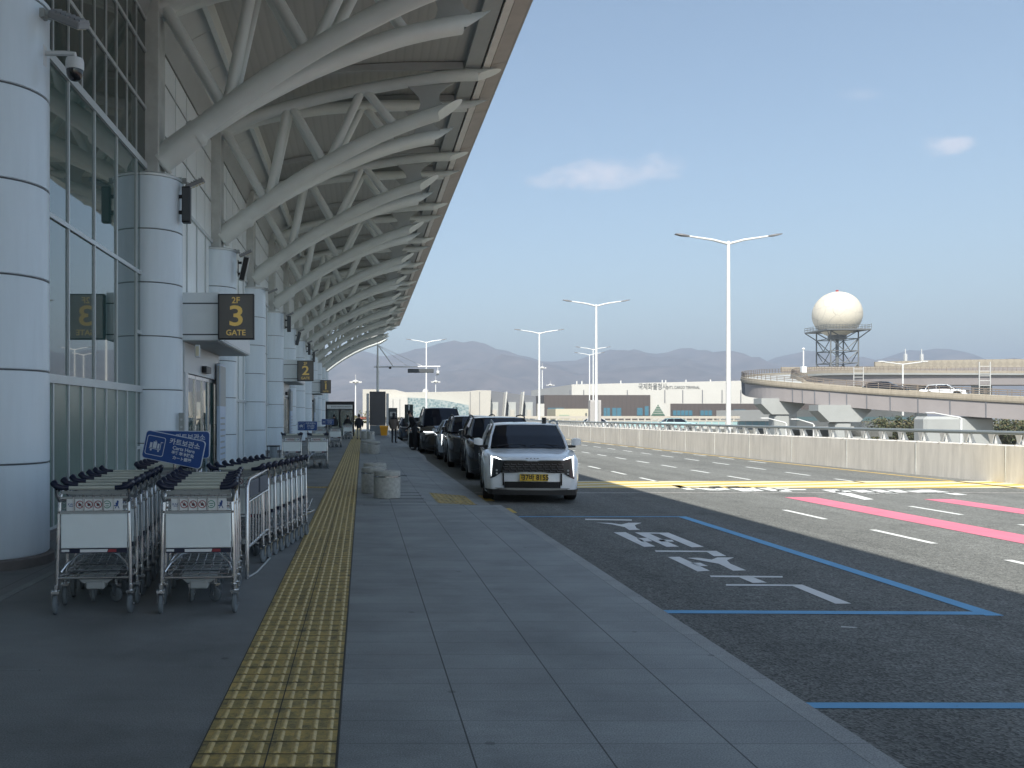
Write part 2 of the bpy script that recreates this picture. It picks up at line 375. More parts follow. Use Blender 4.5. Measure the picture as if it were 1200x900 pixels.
YS = [-25,-10,0,5,10,14.8,15.25,15.7]+[16.5+i for i in range(0,16)]+[32,32.5,33,40,60,80,100,150]
def grid(name, xs, ys, m, dz=0, mm=None):
    mb = MB()
    for i in range(len(xs)-1):
        for j in range(len(ys)-1):
            q = [(xs[i],ys[j]),(xs[i+1],ys[j]),(xs[i+1],ys[j+1]),(xs[i],ys[j+1])]
            mb.quad(*[(x,y,sz(x,y)+dz) for x,y in q])
    return mb.sheet(name, m)
struct(grid('sidewalk', [x for x in XS if x >= -.115], YS, M_PAVE))
struct(grid('terminal_forecourt', [-14,-6,-3.9,-.735], YS, M_PAVE2))
# kerb
mb = MB()
rings = []
for y in YS:
    z = sz(2.33, y)
    rings.append([(2.19,y,-.6),(2.19,y,z+.001),(2.315,y,z+.001),(2.332,y,z-.012),(2.345,y,ROAD-.05),(2.345,y,-.6)])
mb.loft(rings, True, True)
struct(mb.build('kerb', M_KERB))
# tactile strip with raised bars
mb = MB(); mb.box(-.735,-.115,-8,100,-.1,.0015)
strip = struct(mb.build('tactile_paving', M_TACT))
mb = MB()
bw = .0165; t0 = 3.46
nrow = int((96-t0)/.15)
for r in range(-10, nrow):
    y0 = t0 + r*.15 + .011; y1 = y0 + .128
    if y0 > 62: break
    for tile in (0, 1):
        for k in range(4):
            cx = -.726 + tile*.307 + .0375 + k*.075
            rg = [[(cx-bw,y0,.001),(cx-bw*.22,y0+.006,.0062),(cx+bw*.22,y0+.006,.0062),(cx+bw,y0,.001)],
                  [(cx-bw,y1,.001),(cx-bw*.22,y1-.006,.0062),(cx+bw*.22,y1-.006,.0062),(cx+bw,y1,.001)]]
            mb.loft(rg, True, True)
o = mb.build('tactile_bars', M_BAR, strip)
mb = MB()
mb.box(-.4245,-.4185,-8,100,.0018,.0028); mb.box(-.737,-.731,-8,100,.0018,.0028); mb.box(-.119,-.113,-8,100,.0018,.0028)
for r in range(-12, 400):
    y = t0 + r*.15
    if y > 62: break
    mb.box(-.73,-.12,y-(.0035 if r%2==0 else .0022),y+(.0035 if r%2==0 else .0022),.0029,.0036)
mb.build('tile_joints', mat('joint_grime', (.07,.065,.05), .9), strip)
# cross branch and warning plate
mb = MB(); mb.box(-3.2,-.74,18.3,18.6,-.02,.004)
for i in range(32):
    for k in range(4): mb.box(-3.18+i*.077, -3.18+i*.077+.05, 18.33+k*.07, 18.33+k*.07+.03, .004, .009)
struct(mb.build('tactile_branch', M_TACT))
mb = MB()
for i in range(8):
    for j in range(17):
        x = 1.36+i*.088; y = 15.35+j*.13
        mb.lathe([(.026, sz(x,y)+.001),(.017, sz(x,y)+.011)], x, y, 8)
for (x0,x1) in ((1.31,1.66),(1.66,2.03)):
    for k in range(4):
        y0 = 15.25+k*.575; y1 = y0+.565
        mb.quad((x0,y0,sz(x0,y0)+.004),(x1,y0,sz(x1,y0)+.004),(x1,y1,sz(x1,y1)+.004),(x0,y1,sz(x0,y1)+.004))
struct(mb.build('tactile_plate', M_TACT))
mb = MB()
for i in range(4):
    y = 15.3+i*.62; mb.box(.3, 1.1, y, y+.03, -.002, .004)
for k in range(5): mb.box(.1+k*.2,.25+k*.2, 20.2,20.23,-.001,.003)
struct(mb.build('drain_slots', M_JOINT))
mb = MB(); mb.box(.02,.16,24.2,24.5,.0,.012); mb.box(.95,1.1,21.9,22.2,.0,.008)
struct(mb.build('pavement_cover', M_JOINT))

mb = MB(); mb.box(.0,2.33,14.79,14.81,-.002,.0035)
for y_ in (14.8+i*.575 for i in range(1,6)): pass
struct(mb.build('paving_seam', M_JOINT))
mb = MB(); mb.box(-3.0,-2.92,-15,83,-.002,.004); struct(mb.build('floor_channel', M_PAVE))
mb = MB(); mb.box(-2.2,-1.9,5.2,5.21,-.001,.0015); struct(mb.build('forecourt_scratch', M_PAVE))
# ---- markings on the road, sheets 4 mm above it
mz = ROAD + .004
def rp(px, py, z=ROAD): 
    Y = (CH-z)*F/(py-PY0); return ((px-PX0)/F*Y, Y)
def sheetpoly(name, polys, m, z=mz):
    mb = MB()
    for p in polys:
        a = sum(p[i][0]*p[(i+1)%len(p)][1]-p[(i+1)%len(p)][0]*p[i][1] for i in range(len(p)))
        if a < 0: p = p[::-1]
        mb.add([(x,y,z) for x,y in p], [tuple(range(len(p)))])
    return struct(mb.sheet(name, m))
sheetpoly('parking_bay_line', [[(2.36,7.36),(5.13,7.30),(5.13,7.42),(2.36,7.48)],[(5.13,7.27),(5.28,7.27),(5.28,14.42),(5.13,14.42)],
   [(2.36,14.34),(5.13,14.34),(5.13,14.42),(2.36,14.42)],[(2.36,4.97),(7.6,4.95),(7.6,5.05),(2.36,5.07)]], M_BLUE)
zt = lambda pts: [rp(680+x/3.636, 595+y/3.636) for x,y in pts]
strokes = [[(620,327),(945,329),(1155,410),(1088,411),(905,335),(622,334)],[(552,290),(862,293),(862,299),(556,297)],[(675,297),(735,297),(795,320),(735,322)],
 [(373,211),(423,210),(553,270),(500,273)],[(470,236),(512,236),(545,250),(505,250)],
 [(455,215),(500,214),(560,222),(585,213),(655,213),(625,225),(640,240),(707,268),(652,270),(590,240),(545,232)],
 [(318,183),(580,185),(622,207),(570,208),(540,190),(322,189)],
 [(142,106),(193,105),(320,166),(272,168)],[(240,130),(285,130),(308,144),(262,145)],
 [(232,106),(283,106),(420,167),(368,168)],[(325,107),(375,107),(527,168),(475,170)],[(283,106),(330,107),(336,112),(290,111)],[(330,137),(390,138),(400,146),(345,145)],
 [(65,64),(130,66),(175,72),(205,65),(262,65),(232,75),(240,88),(255,95),(208,96),(190,84),(130,71)],[(20,48),(220,51),(220,56),(22,53)]]
sheetpoly('road_lettering', [zt(s) for s in strokes], worn_paint('white_letter_paint', (.78,.79,.78), .30, 20))
dashes = []
for X, ph in ((7.36, 15.42),(9.95, 16.05),(12.3, 15.0),(14.0,16.0)):
    n0 = -4 if X < 13 else 6
    for k in range(n0, 22):
        y = ph + k*2.67
        if 17.6 < y < 21.6 and X < 13: continue
        if y > 62: break
        dashes.append([(X-.05,y-1.38),(X+.05,y-1.38),(X+.05,y),(X-.05,y)])
sheetpoly('lane_dashes', dashes, M_WHITE)
sheetpoly('pink_guide_line', [[(8.5,-20),(9.12,-20),(9.12,17.8),(8.5,17.8)],[(11.05,-20),(11.62,-20),(11.62,17.4),(11.05,17.4)]], M_PINK)
hy, hc = [], []
X = 4.4; k = 0
X = -3.; s = 7.; wd = 1.25; NS = 16
cl = lambda v: max(4.4, min(15.75, v))
while X < 15.9:
    for q in range(NS):
        a = q/NS; b = (q+1)/NS; ya = 20.1+2.1*a; yb = 20.1+2.1*b
        p = [(cl(X+s*a),ya),(cl(X+wd+s*a),ya),(cl(X+wd+s*b),yb),(cl(X+s*b),yb)]
        if p[1][0]-p[0][0] > .01 or p[2][0]-p[3][0] > .01: (hy if k % 2 == 0 else hc).append(p)
    X += wd; k += 1
sheetpoly('speed_hump_yellow_stripe', hy, M_YELL); sheetpoly('speed_hump_white_stripe', hc, M_CREAM)
sheetpoly('stop_line', [[(2.4,18.75),(15.9,18.75),(15.9,18.92),(2.4,18.92)]], worn_paint('faded_line', (.30,.29,.27), .42, 10))
sheetpoly('edge_line', [[(14.75,-20),(14.9,-20),(15.0,20),(14.6,32),(14.35,45),(14.2,60),(14.9,76),(14.75,76),(14.05,60),(14.2,45),(14.45,32),(14.85,20)]], worn_paint('orange_line', (.52,.36,.10), .36, 12))
zz = lambda pts: [rp(760+x/2.727, 555+y/2.727) for x,y in pts]
far_st = [[(72,38),(98,38),(150,52),(122,52)],[(128,45),(165,45),(240,54),(198,54)],[(160,44),(205,44),(212,47),(168,47)],[(190,42),(225,41),(262,52),(228,52)],
 [(240,42),(285,41),(345,57),(300,57)],[(290,43),(322,43),(370,56),(336,56)],[(335,44),(372,44),(430,56),(395,56)],[(400,46),(440,45),(450,48),(412,49)],[(430,50),(500,50),(505,53),(440,53)],
 [(405,53),(445,53),(460,58),(420,58)],[(552,52),(600,51),(720,83),(690,84)],[(590,55),(640,55),(650,58),(600,59)],[(640,53),(690,53),(740,64),(700,64)],
 [(705,52),(740,52),(800,64),(760,64)],[(760,53),(800,52),(830,60),(800,61)],[(820,56),(870,54),(930,62),(880,63)],[(860,52),(900,52),(1020,68),(985,69)]]
sheetpoly('far_road_lettering', [zz(s) for s in far_st], M_WHITE)
sheetpoly('gutter_yellow_mark', [[(2.40,14.95),(2.62,14.95),(2.62,15.7),(2.40,15.7)],[(2.37,17.0),(2.55,17.0),(2.55,18.2),(2.37,18.2)]], M_YELL)
sheetpoly('road_scratch', [[(3.72,6.87),(3.84,6.85),(3.83,6.88),(3.74,6.9)]], M_WHITE)

# ================================================================ CONCRETE BARRIER + GUARD RAIL
BP = [(15.9,-22),(15.9,0),(15.85,15),(15.75,21),(15.1,32),(14.8,45),(14.6,60),(15.3,76),(17.0,95),(19.5,120)]
def bx(y):
    for (x0,y0),(x1,y1) in zip(BP, BP[1:]):
        if y <= y1: return x0+(x1-x0)*(y-y0)/(y1-y0)
    return BP[-1][0]
mb = MB(); rings = []
y = -22.
while y <= 120:
    x = bx(y); rings.append([(x,y,ROAD-.3),(x+.02,y,.76),(x+.05,y,.78),(x+.36,y,.78),(x+.4,y,.76),(x+.42,y,ROAD-.3)]); y += 2.
mb.loft(rings, True, True)
barr = tag(thing('concrete_barrier', 'long pale concrete parapet wall along the far edge of the road', 'barrier wall', (0,0,0)))
mb.build('wall', M_BARR, barr)
mb = MB(); 
for i in range(44):
    y = -20+i*3.2; x = bx(y); mb.box(x-.004,x+.01,y-.012,y+.012,ROAD,.76)
mb.build('expansion_joint', M_CONC, barr)
rail = thing('guard_rail', 'grey tubular guard rail on top of the concrete parapet', 'guard rail')
mb = MB(); mb.tube([(bx(y)+.16,y,1.075) for y in [-22+2*i for i in range(72)]], .05, 8)
mb.build('rail_tube', M_RAILG, rail, smooth=True)
mb = MB(); mb.box(-.10,.20,-.012,.012,0,.012); mb.prism_y([(.02,.012),(.20,.012),(.09,.26),(.05,.26)], -.10,-.088); mb.prism_y([(.02,.012),(.20,.012),(.09,.26),(.05,.26)], .088,.10)
mb.box(.03,.11,-.10,.10,.23,.245); mb.prism_x([(-.10,.012),(.10,.012),(.10,.02),(-.10,.02)],.0,.02)
mb.prism_x([(-.11,.25),(-.02,.012),(.02,.012),(.11,.25)], .0,.018)
b0 = mb.build('rail_bracket', M_BRK, rail)
for i in range(100):
    y = 19.6+.86*i
    o = b0 if i == 0 else b0.copy()
    if i: C.objects.link(o); o.parent = rail
    o.location = (bx(y)+.10, y, .782)
mb = MB()
for i in range(46):
    y = -20+.86*i; x = bx(y)+.10; mb.prism_x([(y-.10,1.03),(y-.02,.79),(y+.02,.79),(y+.10,1.03)], x+.02,x+.05)
o = mb.build('rail_bracket', M_BRK, rail); o['kind'] = 'stuff'

# ================================================================ TERMINAL BUILDING
term = thing('terminal_building', 'airport terminal front of green glass and pale blue grey panels behind the round columns', 'building')
mb = MB()
mb.box(-14, WX-.25, -25, 83.9, 0, 8.5); mb.build('back_wall', M_INT, term)
# glass bay (between first and second column) and one behind it
hmul = [.10, 1.957, 3.96, 5.90, 6.92, 7.93, 8.5]
ylo, yhi = COLY[0]-.3, COLY[1]-.3
ym_w = [9.2,10.35,11.5,12.62,13.76,14.95,15.9]
ym_n = [9.2,9.78,10.35,10.92,11.5,12.05,12.62,13.19,13.76,14.36,14.95,15.9]
def pane(y0,y1,z0,z1,m,name='window_pane'):
    mb = MB(); mb.box(WX-.03, WX-random.uniform(.0,.003), y0+.012, y1-.012, z0+.012, z1-.012)
    return mb.build(name, m, term)
for a,b in zip(ym_w, ym_w[1:]):
    for z0,z1 in ((1.957,3.96),(3.96,5.90)): pane(a,b,z0,z1,M_GLASS)
for a,b in zip(ym_n, ym_n[1:]):
    if a < 14.9: pane(a,b,.10,1.957,M_GPAN,'spandrel_panel')
    else: 
        pane(a,b,.10,.96,M_GLASS); pane(a,b,.96,1.957,M_GLASS)
    for z0,z1 in ((5.90,6.92),(6.92,7.93),(7.93,8.5)): pane(a,b,z0,z1,M_GLASSU)
mb = MB()
for yy in ym_n:
    wide = any(abs(yy-w) < .01 for w in ym_w)
    mb.box(WX-.02, WX+.02, yy-.022, yy+.022, .10, 1.957)
    mb.box(WX-.02, WX+.02, yy-.016, yy+.016, 5.90, 8.5)
    if wide: mb.box(WX-.02, WX+.022, yy-.02, yy+.02, 1.957, 5.90)
mb.build('mullion', M_MULL, term)
mb = MB()
for z in hmul:
    t = .055 if z in (1.957, 5.90) else .03
    mb.box(WX-.02, WX+.025+(.015 if t > .04 else 0), 9.2, 15.9, z-t, z+t)
mb.box(WX-.02,WX+.024,14.95,15.9,2.90,2.96); mb.box(WX-.02,WX+.024,14.95,15.9,.93,.98)
mb.build('transom', M_MULL, term)
# plinth
mb = MB(); mb.box(WX-.05,WX+.10,-20,83.5,0,.10); mb.build('plinth', M_BASE, term)
# behind the first column
mb = MB(); mb.box(WX-.03,WX,-20,9.2,.1,8.5); mb.build('glass_wall', M_GLASS, term)
mb = MB()
for i in range(26):
    yy = -19.5+i*1.14
    if yy < 9.1: mb.box(WX-.02,WX+.055,yy-.025,yy+.025,.1,8.5)
for z in hmul[1:]: mb.box(WX-.02,WX+.07,-20,9.2,z-.045,z+.045)
mb.build('mullion', M_MULL, term)
# panel bays
for n in range(1, 11):
    y0 = COLY[n]; y1 = COLY[n+1]
    mb = MB()
    cols = [y0+.02+i*(y1-y0-.04)/6 for i in range(7)]
    for a,b in zip(cols, cols[1:]):
        for z0,z1 in zip(hmul, hmul[1:]):
            if z0 < 1 and n not in (1,4,7):
                m_ = (a+b)/2
                mb.box(WX-.03, WX, a+.014, m_-.014, z0+.014, z1-.014); mb.box(WX-.03, WX, m_+.014, b-.014, z0+.014, z1-.014)
            else: mb.box(WX-.03, WX, a+.024, b-.024, z0+.024, z1-.024)
    mb.build('wall_panel', M_WPAN, term)
    mb = MB(); mb.box(WX-.06, WX-.02, y0, y1, .1, 8.5); mb.build('joint_backing', M_JOINT, term)
    mb = MB()
    for z in (1.957,5.90): mb.box(WX,WX+.05,y0+.3,y1-.3,z-.04,z+.04)
    for a in cols[1:-1]: mb.box(WX,WX+.03,a-.02,a+.02,.1,5.9)
    mb.build('mullion', M_MULL, term)

# vestibule boxes at the gates
def gate(yg, first):
    g = thing('gate_canopy', ['canopy box with glass doors behind the gate 3 sign','canopy box with glass doors behind the gate 2 sign','canopy box with glass doors behind the gate 1 sign'][first], 'entrance', (0,yg,0), group='gate canopies along the terminal')
    L = 4.4
    mb = MB(); mb.bbox(WX+.05,-2.74,0,L,2.95,3.87,.012); mb.build('fascia', M_WPAN, g)
    mb = MB()
    for z in (3.06,3.66): mb.box(WX+.05,-2.735,-.004,L+.004,z-.012,z+.012)
    mb.build('fascia_joint', M_JOINT, g)
    mb = MB(); mb.box(WX+.1,-2.80,.05,L-.05,2.935,2.949); mb.build('underside', M_STEEL2, g)
    mb = MB(); mb.box(-2.7385,-2.728,.5,L-.02,2.98,3.6); mb.build('side_panel', M_WHITEP, g)
    X = -3.50
    for (a,b) in ((.45,1.30),(1.34,2.15),(2.19,3.0),(3.04,3.85)):
        mb = MB(); mb.box(X-.012,X+.012,a+.06,b-.06,.12,2.25); 
        d = MB(); 
        for (p,q) in ((a,a+.06),(b-.06,b)): d.box(X-.03,X+.03,p,q,.02,2.32)
        d.box(X-.03,X+.03,a+.06,b-.06,.02,.12); d.box(X-.03,X+.03,a+.06,b-.06,2.25,2.32)
        dr = d.build('door', M_CHROME, g); mb.build('door_glass', M_GLASS, dr)
        h = MB(); h.tube([(X+.06,b-.12,.8),(X+.06,b-.12,1.3)], .014, 8); h.build('handle', M_CHROME, dr, smooth=True)
    mb = MB(); mb.box(X-.05,X+.05,.1,L-.1,2.34,2.93); mb.box(X-.06,X+.06,.15,.43,0,2.34); mb.box(X-.06,X+.06,3.88,4.3,0,2.34)
    mb.box(WX+.08,X-.07,.15,.22,0,2.93); mb.box(WX+.08,X-.07,4.22,4.3,0,2.93)
    mb.build('door_frame', M_WHITEP, g)
    mb = MB(); mb.box(X+.06,X+.16,1.9,2.5,2.42,2.56); mb.build('door_sensor', M_BLK, g)
    return g
GY = [17.0, 17.0+3*BAY, 17.0+6*BAY]
for i, yg in enumerate(GY):
    gate(yg, i)
    s = thing('gate_sign', ['dark square sign reading 2F 3 GATE in yellow, largest of the gate signs','dark square sign reading 2F 2 GATE in yellow','dark square sign reading 2F 1 GATE in yellow, smallest to the eye'][i], 'sign', (-2.415, yg-.12, 3.385), group='hanging gate number signs')
    mb = MB(); mb.bbox(-.345,.345,-.06,.06,-.435,.435,.008); mb.build('case', M_BLK, s)
    mb = MB(); mb.box(-.315,.325,-.068,-.061,-.41,.41); f = mb.build('face', M_GATE, s)
    mb = MB(); mb.box(-.33,-.30,.06,.115,-.35,.35); mb.build('bracket', M_MULL, s)
    text_mesh('lettering', '321'[i], .54, M_GATEY, s, (.01,-.070,-.005), off=.008, sx=1.2)
    text_mesh('lettering', '2F', .165, M_GATEY, s, (.0,-.070,.305), off=.002)
    text_mesh('lettering', 'GATE', .15, M_GATEY, s, (.0,-.070,-.31), off=.002)
    b = thing('notice_board', ['tall white notice panel with blue grey header beside the gate 3 doors','tall white notice panel with blue grey header beside the gate 2 doors','tall white notice panel with blue grey header beside the gate 1 doors'][i], 'notice board', (-3.36, yg+3.55, 0), group='door side notice panels')
    mb = MB(); mb.bbox(-.04,.04,0,.85,.05,2.72,.01); mb.build('board', mat('notice_white%d'%i, (.50,.60,.74), .4) if i == 0 else bpy.data.materials['notice_white0'], b)
    mb = MB(); mb.box(.041,.046,.02,.83,1.72,2.66); mb.box(-.03,.03,-.006,-.001,1.72,2.66); mb.build('header', M_STEEL2, b)
    mb = MB()
    for k in range(9): mb.box(.041,.045,.08,.6+.2*random.random(),.3+k*.14,.34+k*.14)
    mb.build('print_lines', M_STEEL2, b)
# intercom on second column, yellow sticker etc.
t = thing('intercom_panel', 'narrow grey call panel on the side of the second round column', 'intercom', (-3.20,15.62,1.05))
mb = MB(); mb.bbox(-.05,.05,-.03,.03,0,.50,.006); mb.build('plate', M_STEEL2, t)
mb = MB(); mb.disc_y(0,-.036,-.031,.38,.022); mb.disc_y(0,-.036,-.031,.25,.022); mb.disc_y(0,-.036,-.031,.12,.018); mb.build('button', M_WHITEP, t)
t = thing('wall_light', 'small pale box light under the gate 3 canopy', 'light', (-3.13,16.75,2.72))
mb = MB(); mb.bbox(-.045,.045,-.04,.04,-.12,.12,.01); mb.build('case', M_WHITEP, t)
mb = MB(); mb.box(-.03,.03,-.046,-.041,-.09,.09); mb.build('lens', M_CREAM, t)

# ================================================================ COLUMNS
def column(i, y):
    c = thing('round_column', 'round panel clad column, %s from the camera' % ('nearest, cut by the photo edge' if i == 0 else ORD[i+1]+' in the row'), 'column', (WX, y, 0), group='round columns along the terminal')
    mb = MB()
    zs = [.10] + [1.02+.93*k for k in range(5)] + [5.67]
    prof = []
    for a, b in zip(zs, zs[1:]):
        prof += [(CR-.012,a),(CR-.012,a+.012),(CR,a+.014),(CR,b-.014),(CR-.012,b-.012)]
    prof += [(CR-.012,5.68)]
    mb.lathe(prof, 0, 0, 40); mb.build('shaft', M_COL, c, smooth=True, ang=25)
    mb = MB()
    for z in zs[1:-1]: mb.lathe([(CR-.02,z-.008),(CR-.009,z-.008),(CR-.009,z+.008),(CR-.02,z+.008)], 0,0,40,0,False)
    mb.build('ring_joint', M_JOINT, c)
    mb = MB(); mb.lathe([(CR+.05,0),(CR+.05,.085),(CR+.03,.10),(CR-.05,.101)],0,0,40); mb.build('base', M_BASE, c, smooth=True)
    mb = MB(); mb.lathe([(CR-.05,5.66),(CR+.02,5.665),(CR+.025,5.70),(CR-.02,5.73),(.3,5.75)],0,0,40); mb.build('cap', M_MULL, c, smooth=True)
    mb = MB(); mb.bbox(-.40,.24,-.26,.26,5.74,8.95,.015); mb.build('concrete_pillar', M_CONC, c)
for i, y in enumerate(COLY): column(i, y)

# ================================================================ ROOF TRUSSES
LC = [(-3.72,5.98),(-3.3,6.32),(-2.94,6.6),(-2.4,6.98),(-1.91,7.3),(-.89,7.88),(.4,8.47),(1.3,8.78),(2.05,8.97)]
UC = [(-3.7,8.72),(-2.7,9.12),(-1.86,9.33),(-.9,9.52),(0,9.63),(1.2,9.75),(2.2,9.80),(3.0,9.82)]
def cut_tube(mb, pts, r, n=14, tip=None):
    """tube whose last ring is sheared so that its top reaches further"""
    o = len(mb.v); mb.tube(pts, r, n, True)
    last = len(mb.v)-n
    p = Vector(pts[-1]); rr = r[-1] if isinstance(r,(list,tuple)) else r
    d = (Vector(pts[-1])-Vector(pts[-2])).normalized(); sd = 1 if p.y > 0 else -1
    for k in range(last, last+n):
        v = Vector(mb.v[k]); h = 1.0*(v.z-p.z)/rr - .35*sd*(v.y-p.y)/rr
        mb.v[k] = tuple(v + d*(h*tip))
def truss_parts(root, flip=False):
    mb = MB(); mb.tube([(-3.66,0,6.03),(-3.3,0,6.32),(-2.9,0,6.62)], [.235,.24,.225], 18, True); mb.build('base_tube', M_STEEL, root, smooth=True)
    mb = MB(); mb.tube([(-3.02,0,6.53),(-2.94,0,6.59)], .25, 18, True); mb.tube([(-3.635,0,6.05),(-3.59,0,6.085)], .27, 18, True); mb.build('collar', M_STEEL, root, smooth=True)
    def off(x, k=1.0): t = max(0, min(1, (x+3.3)/5.5)); return .055 + .96*t**1.25*k
    for s in (-1, 1):
        mb = MB(); pts = catmull([(x, s*off(x), z) for x, z in LC[1:]], 3); cut_tube(mb, pts, .178, 18, .42); mb.build('lower_chord', M_STEEL, root, smooth=True)
        mb = MB(); pts = catmull([(x, s*(off(x)*1.03+.03), z) for x, z in UC], 3); cut_tube(mb, pts, .145, 16, .38); mb.build('upper_chord', M_STEEL, root, smooth=True)
        def L(x):
            for (x0,z0),(x1,z1) in zip(LC,LC[1:]):
                if x <= x1: return (x, s*off(x), z0+(z1-z0)*(x-x0)/(x1-x0))
        def U(x):
            for (x0,z0),(x1,z1) in zip(UC,UC[1:]):
                if x <= x1: return (x, s*(off(x)*1.03+.03), z0+(z1-z0)*(x-x0)/(x1-x0))
        webs = [((-3.5, s*.12, 8.75), L(-2.45)), (L(-2.4),U(-1.9)),(U(-1.8),L(-.95)),(L(-.85),U(-.02)),(U(.05),L(.85))]
        for a, b in webs:
            mb = MB(); mb.tube([a,b], .108, 12, True); mb.build('web', M_STEEL, root, smooth=True)
        mb = MB(); y = s*off(1.5)
        poly = [(1.05,8.72)]+[(1.05+.38*math.sin(t*math.pi/6)*1.0+.0,8.72+t*.155) for t in range(1,6)]+[(1.05,9.66),(2.25,9.70)]+[(2.25-.38*math.sin(t*math.pi/6),9.70-t*.12) for t in range(1,6)]+[(1.95,8.93)]
        mb.prism_y(poly, y-.02, y+.02); mb.build('gusset_plate', M_STEEL2, root)
root = thing('roof_truss', 'twin tube roof truss rising from the nearest round column', 'roof truss', (0, COLY[0], 0), group='arched roof trusses')
truss_parts(root)
for i in range(1, 12):
    dup(root, (0, COLY[i], 0), 0, 'arched twin tube truss on the %s column%s' % (ORD[i+1], ', largest in view' if i == 1 else (', last under the roof end' if i == 11 else '')))

# ================================================================ ROOF
RY0, RY1 = -16., 84.5
roof = thing('canopy_roof', 'long curved entrance roof with ribbed underside and brown grey edge panels', 'roof')
def roof_sheet(name, prof, m, y0=RY0, y1=RY1, th=.03):
    mb = MB(); up = [(x,z+th) for x,z in reversed(prof)]
    mb.prism_y(prof+up, y0, y1); return mb.build(name, m, roof, smooth=False)
roof_sheet('deck', [(-2.95,9.62),(-2,9.83),(-1,9.98),(0,10.07),(1,10.12),(2.0,10.13),(2.5,10.13)], M_DECK)
mb = MB()
y = RY0
while y < RY1:
    y1 = min(y+1.7, RY1)
    mb.prism_y([(-3.68,9.05),(-3.02,9.40),(-3.02,9.43),(-3.68,9.08)], y+.008, y1-.008)
    y += 1.7
mb.build('ceiling_panel', M_CEIL, roof)
roof_sheet('ceiling_backing', [(-3.7,9.10),(-3.0,9.45)], M_JOINT)
roof_sheet('wall_soffit', [(-4.0,8.52),(-3.83,8.53),(-3.66,9.04)], M_STEEL2)
mb = MB(); mb.box(-3.03,-2.93,RY0,RY1,9.20,9.62); mb.build('fin_beam', M_STEEL, roof)
roof_sheet('edge_beam', [(2.50,9.99),(2.88,10.0)], M_STEEL2, th=.14)
roof_sheet('edge_gap', [(2.88,10.08),(2.93,10.08)], M_JOINT, th=.05)
mb = MB()
y = RY0
while y < RY1:
    y1 = min(y+BAY/4, RY1); mb.box(2.93,3.10,y+.006,y1-.006,9.98,10.06); y += BAY/4
mb.build('edge_strip', M_WSTRIP, roof)
mb = MB(); y = RY0
while y < RY1:
    y1 = min(y+BAY/2, RY1); mb.prism_y([(3.12,10.0),(3.47,10.075),(3.47,10.11),(3.12,10.04)], y+.01, y1-.01); y += BAY/2
mb.build('edge_soffit', M_SOFF, roof)
mb = MB(); mb.prism_y([(3.10,10.045),(3.48,10.115),(3.48,10.085),(3.53,10.10),(3.56,10.28),(3.50,10.36),(3.10,10.40)], RY0, RY1); mb.build('fascia', M_FASC, roof)
mb = MB(); mb.prism_y([(-14,8.9),(-4,8.9),(-3.6,9.25),(-2.9,9.75),(0,10.2),(2.4,10.28),(3.09,10.2),(3.09,10.42),(0,10.5),(-3,10.2),(-14,10.2)], RY0, RY1); mb.build('roof_slab', M_FASC, roof)
# cross ribs under the deck
mb = MB()
for y in COLY:
    for dy in (-1.1, 1.1):
        mb.prism_y([(-2.92,9.5),(-1,9.82),(0,9.90),(2.45,9.93),(2.45,10.11),(1,10.10),(0,10.05),(-1,9.96),(-2.92,9.6)], y+dy-.05, y+dy+.05)
mb.build('cross_rib', M_STEEL2, roof)
# open steel beyond the roof end: two last arches
for i, y in enumerate((86.2, 89.6)):
    t = thing('open_arch', ['bare curved steel arch just past the roof end','bare curved steel arch, furthest beyond the roof end'][i], 'steel arch', (0,y,0), group='bare arches past the roof end')
    mb = MB(); cut_tube(mb, [(x,0,z) for x,z in LC], .2, 12, .6); mb.build('chord', M_STEEL, t, smooth=True)
    mb = MB(); mb.prism_y([(x,z+.35) for x,z in LC]+[(x,z+.85) for x,z in reversed(LC)], -.3,.3); mb.build('louvre_strip', M_STEEL2, t)
    mb = MB(); mb.tube([(-3.72,0,0),(-3.72,0,6.2)], .2, 12); mb.build('post', M_STEEL, t, smooth=True)
mb = MB(); mb.box(-14, WX-.24, 83.95, 84.3, 0, 9.4); mb.build('end_wall', M_WHITEP, term)
